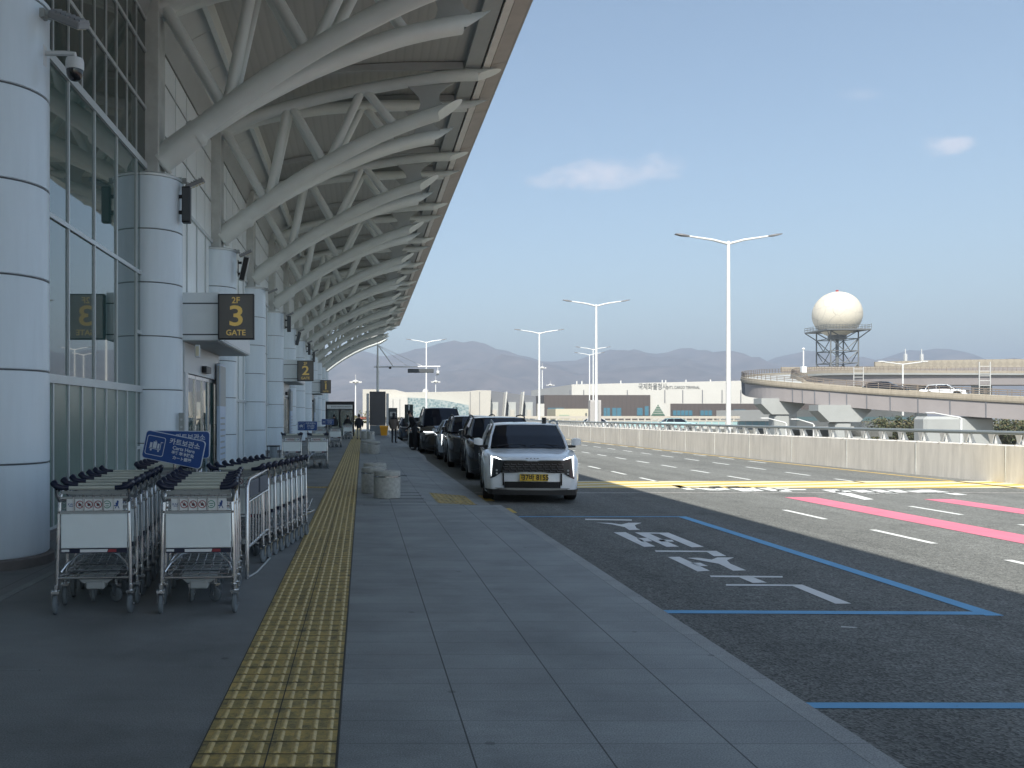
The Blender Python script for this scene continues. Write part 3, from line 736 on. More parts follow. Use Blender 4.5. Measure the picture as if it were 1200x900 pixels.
# ================================================================ LUGGAGE CARTS
def build_cart(name, label, loc, rz):
    c = thing(name, label, 'luggage cart', loc, rz, 'nested luggage carts')
    W = .275
    mb = MB()
    for s in (-1,1):
        mb.tube([(s*W,.02,.185),(s*(W-.006),.03,.5),(s*(W-.018),.045,.86),(s*(W-.03),.07,.93)], .0145, 10)        # front posts
        mb.tube([(s*(W-.012),.05,.27),(s*(W-.03),.4,.24),(s*(W-.07),.86,.22)], .012, 8)                          # lower side rails
        mb.tube([(s*(W-.02),.045,.84),(s*(W-.005),.0,.90),(s*(W-.01),-.025,.945)], .013, 8)
    mb.tube([(-W,.03,.262),(W,.03,.262)], .010, 8); mb.tube([(-W+.07,.86,.22),(W-.07,.86,.22)], .012, 8)
    mb.tube([(-W+.02,.045,.855),(W-.02,.045,.855)], .012, 8); mb.tube([(-W+.005,.035,.765),(W-.005,.035,.765)], .012, 8)
    mb.build('frame', M_CHROME, c, smooth=True)
    # curved luggage hoop and wire deck
    mb = MB()
    hoop = [(-.26,.08,.30),(-.22,.12,.36),(-.15,.2,.415),(-.08,.25,.425),(.08,.25,.425),(.15,.2,.415),(.22,.12,.36),(.26,.08,.30)]
    mb.tube(hoop, .011, 8)
    for i in range(7):
        x = -.21+i*.07; mb.tube([(x*1.05,.06,.275),(x,.45,.285),(x*.9,.80,.38)], .004, 6)
    for k in range(6):
        y = .10+k*.13; mb.tube([(-.235,y,.278+.01*k),(.235,y,.278+.01*k)], .004, 6)
    mb.build('wire_deck', M_CHROME, c, smooth=True)
    # small upper basket
    mb = MB()
    for k in range(3): mb.tube([(-.235,.05,.79+.04*k),(-.22,.24,.79+.04*k),(.22,.24,.79+.04*k),(.235,.05,.79+.04*k)], .004, 6)
    for i in range(9): x = -.21+i*.0525; mb.tube([(x,.05,.765),(x,.24,.775),(x,.245,.875)], .0032, 5)
    for i in range(5): x = -.15+i*.075; mb.tube([(x,.018,.772),(x,.016,.88),(x,.04,.885)], .0035, 5)
    mb.build('upper_basket', M_CHROME, c, smooth=True)
    mb = MB(); mb.bbox(-.205,.215,.024,.032,.775,.868,.004); ip = mb.build('information_panel', M_STICK, c)
    mb = MB(); mb.box(-.25,.25,.020,.040,.868,.882); mb.box(-.25,.25,.016,.044,.755,.772); mb.box(-.245,.245,.036,.042,.905,.925); mb.build('panel_rail', M_STEEL2, c)
    def ring(mb, cx, cz, r=.030, w=.006, yy=.0225):
        n = 20
        for k in range(n):
            a0 = 2*math.pi*k/n; a1 = 2*math.pi*(k+1)/n
            mb.quad((cx+r*math.cos(a0),yy,cz+r*math.sin(a0)),(cx+r*math.cos(a1),yy,cz+r*math.sin(a1)),(cx+(r-w)*math.cos(a1),yy,cz+(r-w)*math.sin(a1)),(cx+(r-w)*math.cos(a0),yy,cz+(r-w)*math.sin(a0)))
    mb = MB()
    for cx in (-.105,-.037,.031):
        ring(mb, cx, .823); d = .021
        mb.quad((cx-d,.0222,.823+d-.004),(cx-d+.004,.0222,.823+d),(cx+d,.0222,.823-d+.004),(cx+d-.004,.0222,.823-d))
    mb.build('prohibition_mark', M_RED, ip)
    mb = MB(); ring(mb, .099, .823); mb.quad((.082,.0222,.832),(.116,.0222,.832),(.116,.0222,.826),(.082,.0222,.826)); mb.quad((.085,.0222,.815),(.113,.0222,.815),(.108,.0222,.809),(.090,.0222,.809)); mb.build('permission_mark', M_GREEN, ip)
    mb = MB()
    for cx, k in ((-.105,0),(-.037,1),(.031,2)):
        mb.quad((cx-.010,.0228,.812),(cx+.012,.0228,.812),(cx+.012,.0228,.829),(cx-.010,.0228,.829)); mb.quad((cx-.004,.0228,.829),(cx+.004,.0228,.829),(cx+.003,.0228,.838),(cx-.003,.0228,.838))
    for x in (-.142,-.072,-.003,.064): mb.box(x-.0015,x+.0015,.0215,.0235,.78,.865)
    mb.build('pictogram', M_BLK, ip)
    mb = MB()
    mb.quad((-.185,.0225,.812),(-.15,.0225,.812),(-.15,.0225,.808),(-.185,.0225,.808))
    mb.sphere((.178,.0225,.845),.008,8,6,(1,.2,1)); mb.quad((.16,.0222,.835),(.186,.0222,.842),(.180,.0222,.812),(.168,.0222,.812)); mb.quad((.150,.0222,.815),(.178,.0222,.822),(.178,.0222,.815),(.152,.0222,.808))
    mb.quad((.166,.0221,.814),(.174,.0221,.814),(.162,.0221,.792),(.156,.0221,.792)); mb.quad((.174,.0221,.814),(.182,.0221,.814),(.192,.0221,.792),(.186,.0221,.792))
    mb.build('figure_mark', M_SBLUE, ip)
    text_mesh('lettering', 'KAC', .026, M_SBLUE, ip, (-.168,.0225,.824), ext=.0005)
    mb = MB(); mb.bbox(-.243,.248,.014,.028,.492,.752,.004); ad = mb.build('advert_panel', M_PANELW, c)
    mb = MB(); mb.box(-.243,.248,.012,.030,.455,.4915); st = mb.build('blue_strip', M_NAVY, c)
    mb = MB(); mb.prism_y([(-.10,.462),(.10,.462),(.108,.484),(-.10,.484)],.009,.0118); mb.box(-.238,-.18,.009,.0118,.466,.484); mb.build('strip_lettering', M_STICK, st)
    mb = MB(); mb.prism_y([(.105,.462),(.17,.462),(.17,.484),(.113,.484)],.009,.0118); mb.build('red_mark', M_RED, st)
    for s in (-1,1):
        mb = MB(); mb.box(s*.262-.012,s*.262+.004,.03,.036,.48,.75); mb.build('edge_trim', M_STEEL2, c)
    # handle
    mb = MB(); mb.tube([(-.21,-.035,.955),(.21,-.035,.955)], .014, 10); mb.build('handle_bar', mat('handle_bar_grey', (.50,.52,.45), .4) if 'handle_bar_grey' not in bpy.data.materials else bpy.data.materials['handle_bar_grey'], c, smooth=True)
    for s in (-1,1):
        mb = MB(); mb.tube([(s*.17,-.035,.955),(s*.22,-.036,.957),(s*.262,-.038,.968),(s*.285,-.030,.990),(s*.286,-.005,.995),(s*.275,.025,.960),(s*.262,.035,.925)], [.018,.020,.024,.027,.026,.022,.016], 10)
        mb.build('grip', M_NAVY, c, smooth=True, ang=60)
    # under tray and castors
    mb = MB(); mb.prism_y([(-.14,.255),(.14,.255),(.09,.215),(-.09,.215)],.08,.34); mb.bbox(-.07,.07,.06,.20,.17,.23,.01); mb.build('under_tray', M_STEEL2, c)
    for (x,y,r,turn) in ((-W-.005,.0,.072,.1),(W+.005,.0,.072,-.1),(-.095,.42,.058,.2),(.09,.42,.058,1.0)):
        cs = MB(); ca, sa = math.cos(turn), math.sin(turn)
        def T(px,py,pz): return (x+px*ca-py*sa, y+px*sa+py*ca, pz)
        n=18; w=.016
        rings=[[T(q, r*k_*math.cos(2*math.pi*i/n), r+r*k_*math.sin(2*math.pi*i/n)) for i in range(n)] for q,k_ in ((-w,.35),(-w,.86),(-w*.6,1),(w*.6,1),(w,.86),(w,.35))]
        fk = MB()
        for s in (-1,1):
            rr=[[T(s*.022+d, py, pz) for py,pz in ((-.014,r-.01),(.014,r-.01),(.022,2*r+.02),(-.022,2*r+.02))] for d in (-.003,.003)]
            fk.loft(rr,True,True)
        rr=[[T(px,py,pz) for px,py in ((-.03,-.03),(.03,-.03),(.03,.03),(-.03,.03))] for pz in (2*r+.012,2*r+.03)]; fk.loft(rr,True,True)
        fk.tube([T(-.028,0,r),T(.028,0,r)], .006, 8); fk.tube([T(0,0,2*r+.03),T(0,0,2*r+.075)], .016, 10)
        wh = fk.build('castor', M_CHROME, c, smooth=True)
        cs.loft(rings,True,True); cs.build('tyre', M_RUB, wh, smooth=True, ang=40)
    return c
stacks = [  # x, y, dx per cart, dy, n, phrase
 (-2.04,6.70,-.038,.33,7,'the stack beside the nearest round column'),
 (-1.26,6.72,-.036,.33,6,'the stack right behind the tilted blue sign'),
 (-1.30,9.05, .040,.26,9,'the long row behind the steel corral frame'),
 (-2.10,9.35,-.030,.30,6,'the row behind the column side stack'),
 (-1.99,24.9,-.03,.30,5,'the distant pair, wall side stack'),
 (-1.26,24.9,-.02,.30,6,'the distant pair, tactile strip side stack'),
 (-1.28,41.5,-.02,.30,4,'the third station along the wall, front stack'),
 (-2.0,42.0,-.02,.30,4,'the third station along the wall, wall side stack'),
 (-.93,56.0,-.02,.30,3,'the farthest station by the smoking booth'),
]
proto = None
for si,(x,y,dx,dy,n,ph) in enumerate(stacks):
    ang = -math.atan2(dx, dy)*(.75 if si < 2 else .9)
    for k in range(n):
        lab = ('front cart of ' if k == 0 else ('last cart of ' if k == n-1 else ORD[k+1]+' cart in '))+ph
        jx = random.uniform(-.006,.006); p = (x+dx*k+jx, y+dy*k, 0); a = ang+random.uniform(-.012,.012)
        if proto is None: proto = build_cart('luggage_cart', lab, p, a)
        else: dup(proto, p, a, lab)
# corral frame
M_FRP = mat('frame_plate', (.10,.115,.15), .35)
cf = thing('corral_frame', 'low stainless corral frame with bars beside the cart stack', 'barrier frame', (-1.06,8.1,0), -.045)
mb = MB(); L=1.32
mb.tube([(0,0,0),(0,0,.84),(0,.03,.885),(0,.10,.91),(0,L-.10,.935),(0,L-.03,.92),(0,L,.88),(0,L,0)], .019, 10); mb.tube([(0,0,.28),(0,L,.30)], .014, 8); mb.tube([(0,0,.70),(0,L,.72)], .014, 8); mb.build('frame', M_CHROME, cf, smooth=True)
mb = MB()
for k in range(7): y=.14+k*.17; mb.tube([(0,y,.29),(0,y,.71)], .009, 8)
mb.build('bar', M_CHROME, cf, smooth=True)
for a,b in ((.10,.58),(.68,1.2)):
    mb = MB(); mb.bbox(-.012,.012,a,b,.735,.885,.003); mb.build('plate', M_FRP, cf)
mb = MB(); mb.tube([(0,0,.012),(.04,.3,.012),(.04,L-.2,.012),(0,L,.012)], .010, 8); mb.build('floor_rail', M_STEEL2, cf, smooth=True)

# blue cart signs
def cart_sign(label, loc, tilt=0., ry=0., sc=1., pole=True, gx=0.):
    s = thing('cart_sign', label, 'sign', loc, ry, 'blue carts here signs')
    W,H = .285,.135
    P = Matrix.Rotation(tilt,4,'Y')
    def rr(w,h,r,n=5):
        pts=[]
        for cx,cz,a0 in ((w-r,h-r,0),(-w+r,h-r,90),(-w+r,-h+r,180),(w-r,-h+r,270)):
            for k in range(n+1):
                a=R(a0+90*k/n); pts.append((cx+r*math.cos(a),cz+r*math.sin(a)))
        return pts
    def prism(w,h,r,y0,y1,name,m,par,cx=0,cz=0):
        mb=MB(); q=rr(w,h,r)
        mb.loft([[P@Vector((x+cx,y,z+cz)) for x,z in q] for y in (y0,y1)],True,True); return mb.build(name,m,par)
    Z=1.18
    holder = bpy.data.objects.new('board', None)
    mbp=MB()
    if pole: mbp.tube([(gx,.03,0),(gx,.03,Z+.02)],.014,10); mbp.lathe([(.12,0),(.12,.012),(.02,.02)],gx,.03,20)
    board = MB(); q=rr(W,H,.035)
    board.loft([[P@Vector((x,y,z)) for x,z in q] for y in (-.012,.012)],True,True)
    b = board.build('board', M_SWHITE, s, loc=(0,0,Z))
    prism(W-.006,H-.006,.030,-.0155,-.0125,'face',M_SBLUE,b)
    # framed trolley icon
    mb=MB(); o=rr(.088,.092,.02); i=rr(.082,.086,.017)
    def pt(x,z,y=-.0185): return P@Vector((x,y,z))
    cx=-.175
    n=len(o)
    for k in range(n):
        a,b_,c_,d_=o[k],o[(k+1)%n],i[(k+1)%n],i[k]; mb.quad(*[pt(u[0]+cx,u[1]) for u in (a,b_,c_,d_)])
    def rect(x0,x1,z0,z1): mb.quad(pt(cx+x0,z0),pt(cx+x1,z0),pt(cx+x1,z1),pt(cx+x0,z1))
    rect(-.052,-.030,-.022,.026); rect(-.022,.012,-.022,.038); rect(.020,.038,-.022,.026); rect(-.008,.008,.042,.048); rect(-.055,.05,-.032,-.026)
    rect(.046,.052,-.03,.045); rect(.046,.068,.039,.045)
    for wx in (-.035,.035): mb.loft([[pt(cx+wx+.009*math.cos(t*math.pi/5),-.043+.009*math.sin(t*math.pi/5),yy) for t in range(10)] for yy in (-.0185,-.016)],True,True)
    mb.build('trolley_icon',M_SWHITE,b)
    for body,size,x,z in (('카트보관소',.064,.095,.070),('Carts Here',.046,.095,.016),('手推车停放处',.036,.095,-.030),('カート置場',.036,.095,-.076)):
        v=P@Vector((x,-.018,z)); t=text_mesh('lettering',body,size,M_SWHITE,b,v,ext=.0006,off=.0012); t.rotation_euler=(R(90),-0,0)
        t.rotation_euler=(Matrix.Rotation(tilt,4,'Y')@Matrix.Rotation(R(90),4,'X')).to_euler()
    if pole: mbp.build('pole',M_CHROME,s,smooth=True)
    return s
cart_sign('tilted blue sign with trolley picture, in front of the upright one', (-1.785,8.35,0), R(11.5), 0, gx=.0)
cart_sign('upright blue trolley sign partly hidden behind the tilted one', (-1.80,8.75,.035), R(1), .02, gx=.15)
cart_sign('small blue trolley sign above the distant pair of cart stacks', (-1.60,25.6,.02), 0, 0)
cart_sign('farther blue trolley sign above the third cart station', (-1.62,41.0,.03), 0, 0)

# ================================================================ COLUMN FITTINGS
def floodlight(i, x, y, z, tilt, label):
    t = thing('floodlight', label, 'floodlight', (x,y,z), 0, 'floodlights on the round columns')
    mb = MB(); mb.box(-.34,-.02,-.03,.03,.02,.08); mb.tube([(-.2,0,.05),(-.08,-.02,.0),(0,0,0)],.018,8); mb.box(-.25,-.10,-.05,.05,.0,.09); mb.build('arm', M_STEEL2, t)
    h = MB(); h.bbox(-.17,.17,-.13,.13,-.035,.035,.012); 
    for k in range(7): h.box(-.15+k*.05,-.14+k*.05,-.11,.11,.035,.055)
    hd = h.build('housing', M_GREYP, t); hd.location=(.14,-.02,-.02); hd.rotation_euler=(R(tilt[0]),R(tilt[1]),0)
    f = MB(); f.box(-.15,.15,-.11,.11,-.040,-.036); f.build('lens', M_WHITEP, hd)
    g = MB()
    for k in range(5): g.box(-.13+k*.06,-.09+k*.06,-.09,.09,-.045,-.041)
    g.build('led_row', M_CREAM, hd)
    return t
floodlight(0, -3.11, 8.95, 5.52, (25,22), 'floodlight bracketed high on the nearest column')
def speaker(i, x, y, z, yaw, m, label):
    t = thing('column_speaker', label, 'loudspeaker', (x,y,z), 0, 'column loudspeakers')
    b = MB(); b.bbox(-.075,.075,-.07,.07,-.32,.32,.012); bo = b.build('cabinet', m, t); bo.rotation_euler=(R(8) if yaw else 0,R(14) if yaw else 0,0)
    g = MB(); g.box(-.06,.06,-.078,-.071,-.29,.29); g.build('grille', M_BLK if m is not M_BLK else M_JOINT, bo)
    g = MB(); g.box(-.15,-.07,-.02,.02,.12,.18); g.box(-.15,-.07,-.02,.02,-.16,-.10); g.box(-.17,-.15,-.03,.03,-.2,.22); g.build('bracket', M_BLK, t)
    return t
for i in range(1, 8):
    y = COLY[i]
    floodlight(i, -3.13, y-.05, 5.66, (10,-24), 'floodlight bracketed on the %s round column' % ORD[i+1])
    if i == 3: continue
    speaker(i, -3.13+(.0 if i%2 else .12), y-.15, 5.24, i in (2,5), M_BLK if i != 2 else M_STEEL2, 'slim %s loudspeaker on the %s round column' % ('tilted grey' if i == 2 else 'upright black', ORD[i+1]))
t = thing('dome_camera', 'white dome camera on an arm from the nearest column', 'security camera', (-2.94,9.02,5.14))
mb = MB(); mb.bbox(-.36,-.30,-.05,.05,-.08,.14,.008); mb.tube([(-.32,0,.06),(-.10,0,.06),(0,0,.05),(0,0,.0)],.026,10); mb.build('arm', M_WHITEP, t, smooth=True)
mb = MB(); mb.lathe([(.03,.02),(.085,.0),(.092,-.03),(.092,-.10),(.088,-.115)],0,0,24); mb.build('housing', M_WHITEP, t, smooth=True)
mb = MB(); mb.lathe([(.085,-.115),(.083,-.15),(.070,-.19),(.045,-.215),(.005,-.225)],0,0,24); mb.build('dome', mat('smoked_dome',(.008,.008,.01),.06,spec=.8), t, smooth=True)
mb = MB(); mb.tube([(-.33,0,.12),(-.345,.0,.3),(-.33,0,.42)],.008,6); mb.build('cable', M_BLK, t, smooth=True)

# ================================================================ BOLLARDS
def bollard(label, x, y, first=[None]):
    if first[0] is None:
        t = thing('stone_bollard', label, 'bollard', (x,y,0), 0, 'stone drum bollards')
        mb = MB(); mb.lathe([(.235,0),(.245,.01),(.245,.375),(.242,.38)],0,0,36); mb.build('drum', M_BOL, t, smooth=True)
        mb = MB(); mb.lathe([(.240,.38),(.249,.384),(.249,.402),(.240,.406)],0,0,36); mb.build('band', M_CHROME, t, smooth=True)
        mb = MB(); mb.lathe([(.242,.406),(.245,.41),(.245,.478),(.236,.492),(.20,.50),(.002,.502)],0,0,36); mb.build('top', M_BOL, t, smooth=True)
        mb = MB(); mb.lathe([(.035,.502),(.035,.512),(.025,.516)],0,0,12); mb.build('cap', M_CHROME, t, smooth=True)
        first[0] = t; return
    dup(first[0], (x,y,0), random.uniform(0,6), label)
for lab,x,y in (('stone drum bollard nearest the camera',.446,16.15),('stone drum bollard just behind the nearest one, by the tactile strip',.22,17.15),
    ('stone drum bollard with only its top showing behind the front two',.26,18.7),('bollard at the second crossing, kerb side',.44,34.6),('bollard at the second crossing, by the tactile strip',.18,35.8),
    ('bollard hidden half behind the second crossing pair',.30,37.3),('tiny far bollard, kerb side of the last pair',.5,55.5),('tiny far bollard, tactile strip side of the last pair',.15,57.)):
    bollard(lab,x,y)

# ================================================================ LAMP POSTS
def lamp(label, x, y, H, arm, zb=-.15, first=[None]):
    t = thing('street_lamp', label, 'street lamp', (x,y,zb), 0, 'double arm white street lamps')
    h = H-zb
    mb = MB(); mb.tube([(0,0,0),(0,0,h*.5),(0,0,h)], [.115,.095,.07], 14); mb.lathe([(.2,0),(.2,.03),(.13,.05),(.13,.3),(.115,.32)],0,0,16); mb.build('pole', M_LAMP, t, smooth=True)
    for s in (-1,1):
        mb = MB(); mb.tube([(0,0,h-.12),(s*arm*.3,0,h+.06),(s*arm*.82,0,h+.24)], [.055,.05,.035], 10); mb.build('arm', M_LAMP, t, smooth=True)
        mb = MB(); 
        mb.loft([[(s*arm*.76,-.10,h+.20),(s*arm*.76,.10,h+.20),(s*arm*.76,.10,h+.25),(s*arm*.76,-.10,h+.25)],[(s*arm*.9,-.15,h+.235),(s*arm*.9,.15,h+.235),(s*arm*.9,.13,h+.31),(s*arm*.9,-.13,h+.31)],[(s*arm*1.02,-.10,h+.30),(s*arm*1.02,.10,h+.30),(s*arm*1.02,.10,h+.33),(s*arm*1.02,-.10,h+.33)]],True,True)
        mb.build('lamp_head', M_LHEAD, t)
    return t
lamp('tallest white double arm lamp standing alone beyond the parapet', 16.15, 39, 9.2, 2.3)
lamp('white double arm lamp beside the grey cabinet', 16.4, 62, 9.3, 2.3)
lamp('white double arm lamp behind the white car', 17.0, 85, 9.5, 2.35)
lamp('white double arm lamp in front of the cream building', 7.5, 104, 10.2, 2.35)
lamp('far thin lamp just left of the cabinet lamp, taller of two', 30.8, 118, 10.4, 2.3, -7)
lamp('far thin lamp just left of the cabinet lamp, shorter of two', 33.4, 130, 10.5, 2.2, -7)
cab = thing('grey_cabinet', 'tall pale grey cabinet behind the parapet at a lamp foot', 'cabinet', (16.6,63.2,-.15))
mb = MB(); mb.bbox(-.39,.39,-.3,.3,0,2.75,.02); mb.build('body', mat('cabinet_grey',(.42,.41,.40),.6,var=.1), cab)
mb = MB(); mb.box(-.33,-.02,-.312,-.301,.4,2.6); mb.box(.02,.33,-.312,-.301,.4,2.6); mb.build('door', mat('cabinet_door',(.38,.37,.36),.6), cab)
def hooked_lamp(x, y, z, L, d, label):
    t = thing('hooked_lamp', label, 'street lamp', (x,y,-7), 0, 'hooked lamps beside the lower road')
    h=z+7
    mb = MB(); mb.tube([(0,0,0),(0,0,h-.15)],[.14,.1],10); mb.tube([(0,0,h-.2),(d*.12,0,h+.0),(d*L,0,h+.45)],[.09,.08,.05],10); mb.build('pole', M_LAMP, t, smooth=True)
    mb = MB(); mb.bbox(min(d*L,d*(L+.8)),max(d*L,d*(L+.8)),-.15,.15,h+.42,h+.53,.02); mb.build('lamp_head', M_LAMP, t)
hooked_lamp(57.6, 85, 1.3, 2.6, -1, 'hooked white lamp arm below the concrete ramp, by the long pier')
hooked_lamp(47.0, 92, .65, 1.6, -1, 'hooked white lamp beneath the ramp between the first two piers')
hooked_lamp(44.6, 93, .75, 1.9, -1, 'hooked white lamp beneath the ramp at the first pier')
def mast(x, y, z, label, r=.8):
    t = thing('high_mast', label, 'light mast', (x,y,-7), 0, 'far apron light masts')
    h=z+7; mb = MB(); mb.tube([(0,0,0),(0,0,h)],[.2,.12],10); mb.build('pole', M_LAMP, t, smooth=True)
    mb = MB(); mb.lathe([(.2,h-.8),(r,h-.5),(r,h-.3),(.2,h)],0,0,16)
    for k in range(8):
        a=k*math.pi/4; mb.box(r*1.5*math.cos(a)-.16,r*1.5*math.cos(a)+.16,r*1.5*math.sin(a)-.16,r*1.5*math.sin(a)+.16,h-.7,h-.35)
        mb.tube([(0,0,h-.5),(r*1.5*math.cos(a),r*1.5*math.sin(a),h-.5)],.06,6)
    mb.tube([(0,0,h),(0,0,h+1.2)],.05,6); mb.build('light_ring', M_BRK, t)
mast(-1.6,200,9.6,'thin light mast above the walking man')
mast(21.5,260,11.9,'thin light mast above the glass fronted building')
mast(61.,300,18.2,'light mast at the gap left of the dark terminal, taller')
mast(68.,320,13.,'light mast at the gap left of the dark terminal, shorter',.9)

# sign gantry with display
g = thing('sign_gantry', 'white mast with cable stayed arm and message board', 'gantry', (1.28,75,ROAD))
mb = MB(); mb.tube([(0,0,0),(0,0,5.8),(0,0,7.7)],[.13,.11,.06],12); mb.tube([(0,0,7.7),(0,0,8.9)],.02,6); mb.build('mast', M_LAMP, g, smooth=True)
mb = MB(); mb.tube([(-.3,0,5.78),(5.3,0,5.82)],.055,8); mb.tube([(.05,0,7.6),(1.35,0,5.8)],.045,8); mb.tube([(.05,0,7.6),(2.6,0,5.8)],.018,6); mb.tube([(.05,0,7.6),(3.9,0,5.8)],.018,6); mb.build('arm', M_LAMP, g, smooth=True)
mb = MB(); mb.bbox(2.55,4.75,-.12,.12,5.28,5.62,.02); mb.build('display', M_JOINT, g)
mb = MB(); mb.bbox(4.98,5.22,-.2,.2,5.2,5.45,.03); mb.sphere((5.1,0,5.2),.14,12,8); mb.tube([(5.1,0,5.4),(5.1,0,5.8)],.03,6); mb.build('camera', M_WHITEP, g, smooth=True)
mb = MB(); mb.bbox(.95,1.15,-.1,.1,5.62,5.78,.01); mb.build('sensor', M_BLK, g)

# ================================================================ FAR END OF THE SIDEWALK
t = thing('smoking_booth', 'dark framed glass booth with a white header at the far end', 'booth', (-1.66,64.,0))
mb = MB(); w=.98
for x in (-w,-.02,w):
    for y in (0,2.4): mb.box(x-.05,x+.05,y-.05,y+.05,0,2.3)
mb.box(-w-.05,w+.05,-.06,2.46,2.3,2.52); mb.box(-w,w,-.03,.03,1.88,1.96); mb.build('frame', M_BLK, t)
mb = MB(); mb.box(-w+.05,w-.05,-.075,-.062,2.0,2.28); hd = mb.build('header', M_STICK, t)
text_mesh('lettering','흡연실 SMOKING BOOTH',.13,M_JOINT,hd,(.1,-.08,2.14),ext=.001)
MGL = mat('booth_glass', (.30,.36,.36), .1, spec=.8)
MGL.node_tree.nodes['Principled BSDF'].inputs['Transmission Weight'].default_value = .85
for (a,b) in ((-w+.05,-.07),(.03,w-.05)):
    mb = MB(); mb.box(a,b,-.012,.0,.05,1.87); mb.build('pane', MGL, t)
mb = MB(); mb.box(-w,w,2.39,2.41,.05,2.3); mb.build('rear_pane', MGL, t)
t = thing('yellow_bin', 'orange yellow grit bin near the tall grey slab', 'bin', (1.6,66.5,0))
MOR = mat('bin_orange', (.80,.36,.015), .5)
mb = MB(); mb.loft([[(-.22,-.2,0),(.22,-.2,0),(.22,.2,0),(-.22,.2,0)],[(-.29,-.27,.58),(.29,-.27,.58),(.29,.27,.58),(-.29,.27,.58)]],True,True); mb.build('body', MOR, t)
mb = MB(); mb.prism_x([(-.30,.585),(.30,.585),(.30,.66),(.1,.74),(-.30,.64)],-.31,.31); mb.build('lid', MOR, t)
t = thing('grey_slab_sign', 'tall grey slab between two white posts at the pavement end', 'pylon', (1.15,68,0))
mb = MB(); mb.bbox(-.62,.62,-.12,.12,.75,3.35,.02); mb.build('panel', mat('slab_grey',(.10,.10,.105),.5,var=.1), t)
mb = MB()
for s in (-1,1): mb.bbox(s*.76-.1,s*.76+.1,-.16,.16,0,3.2,.02)
mb.build('post', M_WHITEP, t)
mb = MB(); mb.bbox(-.6,.6,-.3,.3,0,.74,.02); mb.build('plinth', mat('plinth_grey',(.20,.23,.25),.6), t)
t = thing('dark_info_sign', 'short dark information panel beside the grey slab', 'sign', (2.05,60,0))
mb = MB(); mb.bbox(-.3,.3,-.06,.06,.9,2.02,.01); mb.build('panel', mat('info_dark',(.05,.065,.07),.4), t)
mb = MB(); mb.box(-.2,.2,-.07,-.061,1.45,1.75); mb.build('inset', M_STEEL2, t)
mb = MB(); mb.tube([(-.2,0,0),(-.2,0,.9)],.03,8); mb.tube([(.2,0,0),(.2,0,.9)],.03,8); mb.build('post', M_STEEL, t)
t = thing('stop_sign_board', 'dark green vertical board on a thin grey pole by the kerb', 'sign', (2.2,42,0))
mb = MB(); mb.bbox(-.20,.20,.02,.08,.32+.85,2.03,.01); mb.build('board', mat('board_green',(.03,.055,.055),.4), t)
mb = MB(); mb.tube([(0,0,0),(0,0,2.0)],.028,10); mb.build('pole', M_STEEL, t, smooth=True)
t = thing('waste_stand', 'small dark topped waste stand with a clear bag by the wall', 'waste bin', (-3.08,30.5,0))
mb = MB(); mb.bbox(-.22,.22,-.16,.16,.43,.47,.01)
for s in (-1,1): mb.tube([(s*.2,0,0),(s*.2,0,.43)],.012,6)
mb.build('frame', M_BLK, t)
mb = MB(); mb.lathe([(.08,.03),(.12,.1),(.13,.3),(.14,.43)],0,0,12); mb.build('bag', mat('clear_bag',(.35,.40,.43),.3), t, smooth=True)
t = thing('end_wall', 'low cream wall closing the far end of the pavement', 'wall', (0,100,0))
mb = MB(); mb.bbox(-4.5,5.5,0,.3,-.2,.62,.02); mb.build('wall', mat('cream_render',(.48,.46,.42),.8,var=.06), t)
mb = MB(); mb.tube([(-4.4,.15,.95),(5.4,.15,.95)],.04,8)
for k in range(8): mb.tube([(-4.3+k*1.38,.15,.62),(-4.3+k*1.38,.15,.95)],.03,6)
mb.build('rail', M_STEEL2, t)

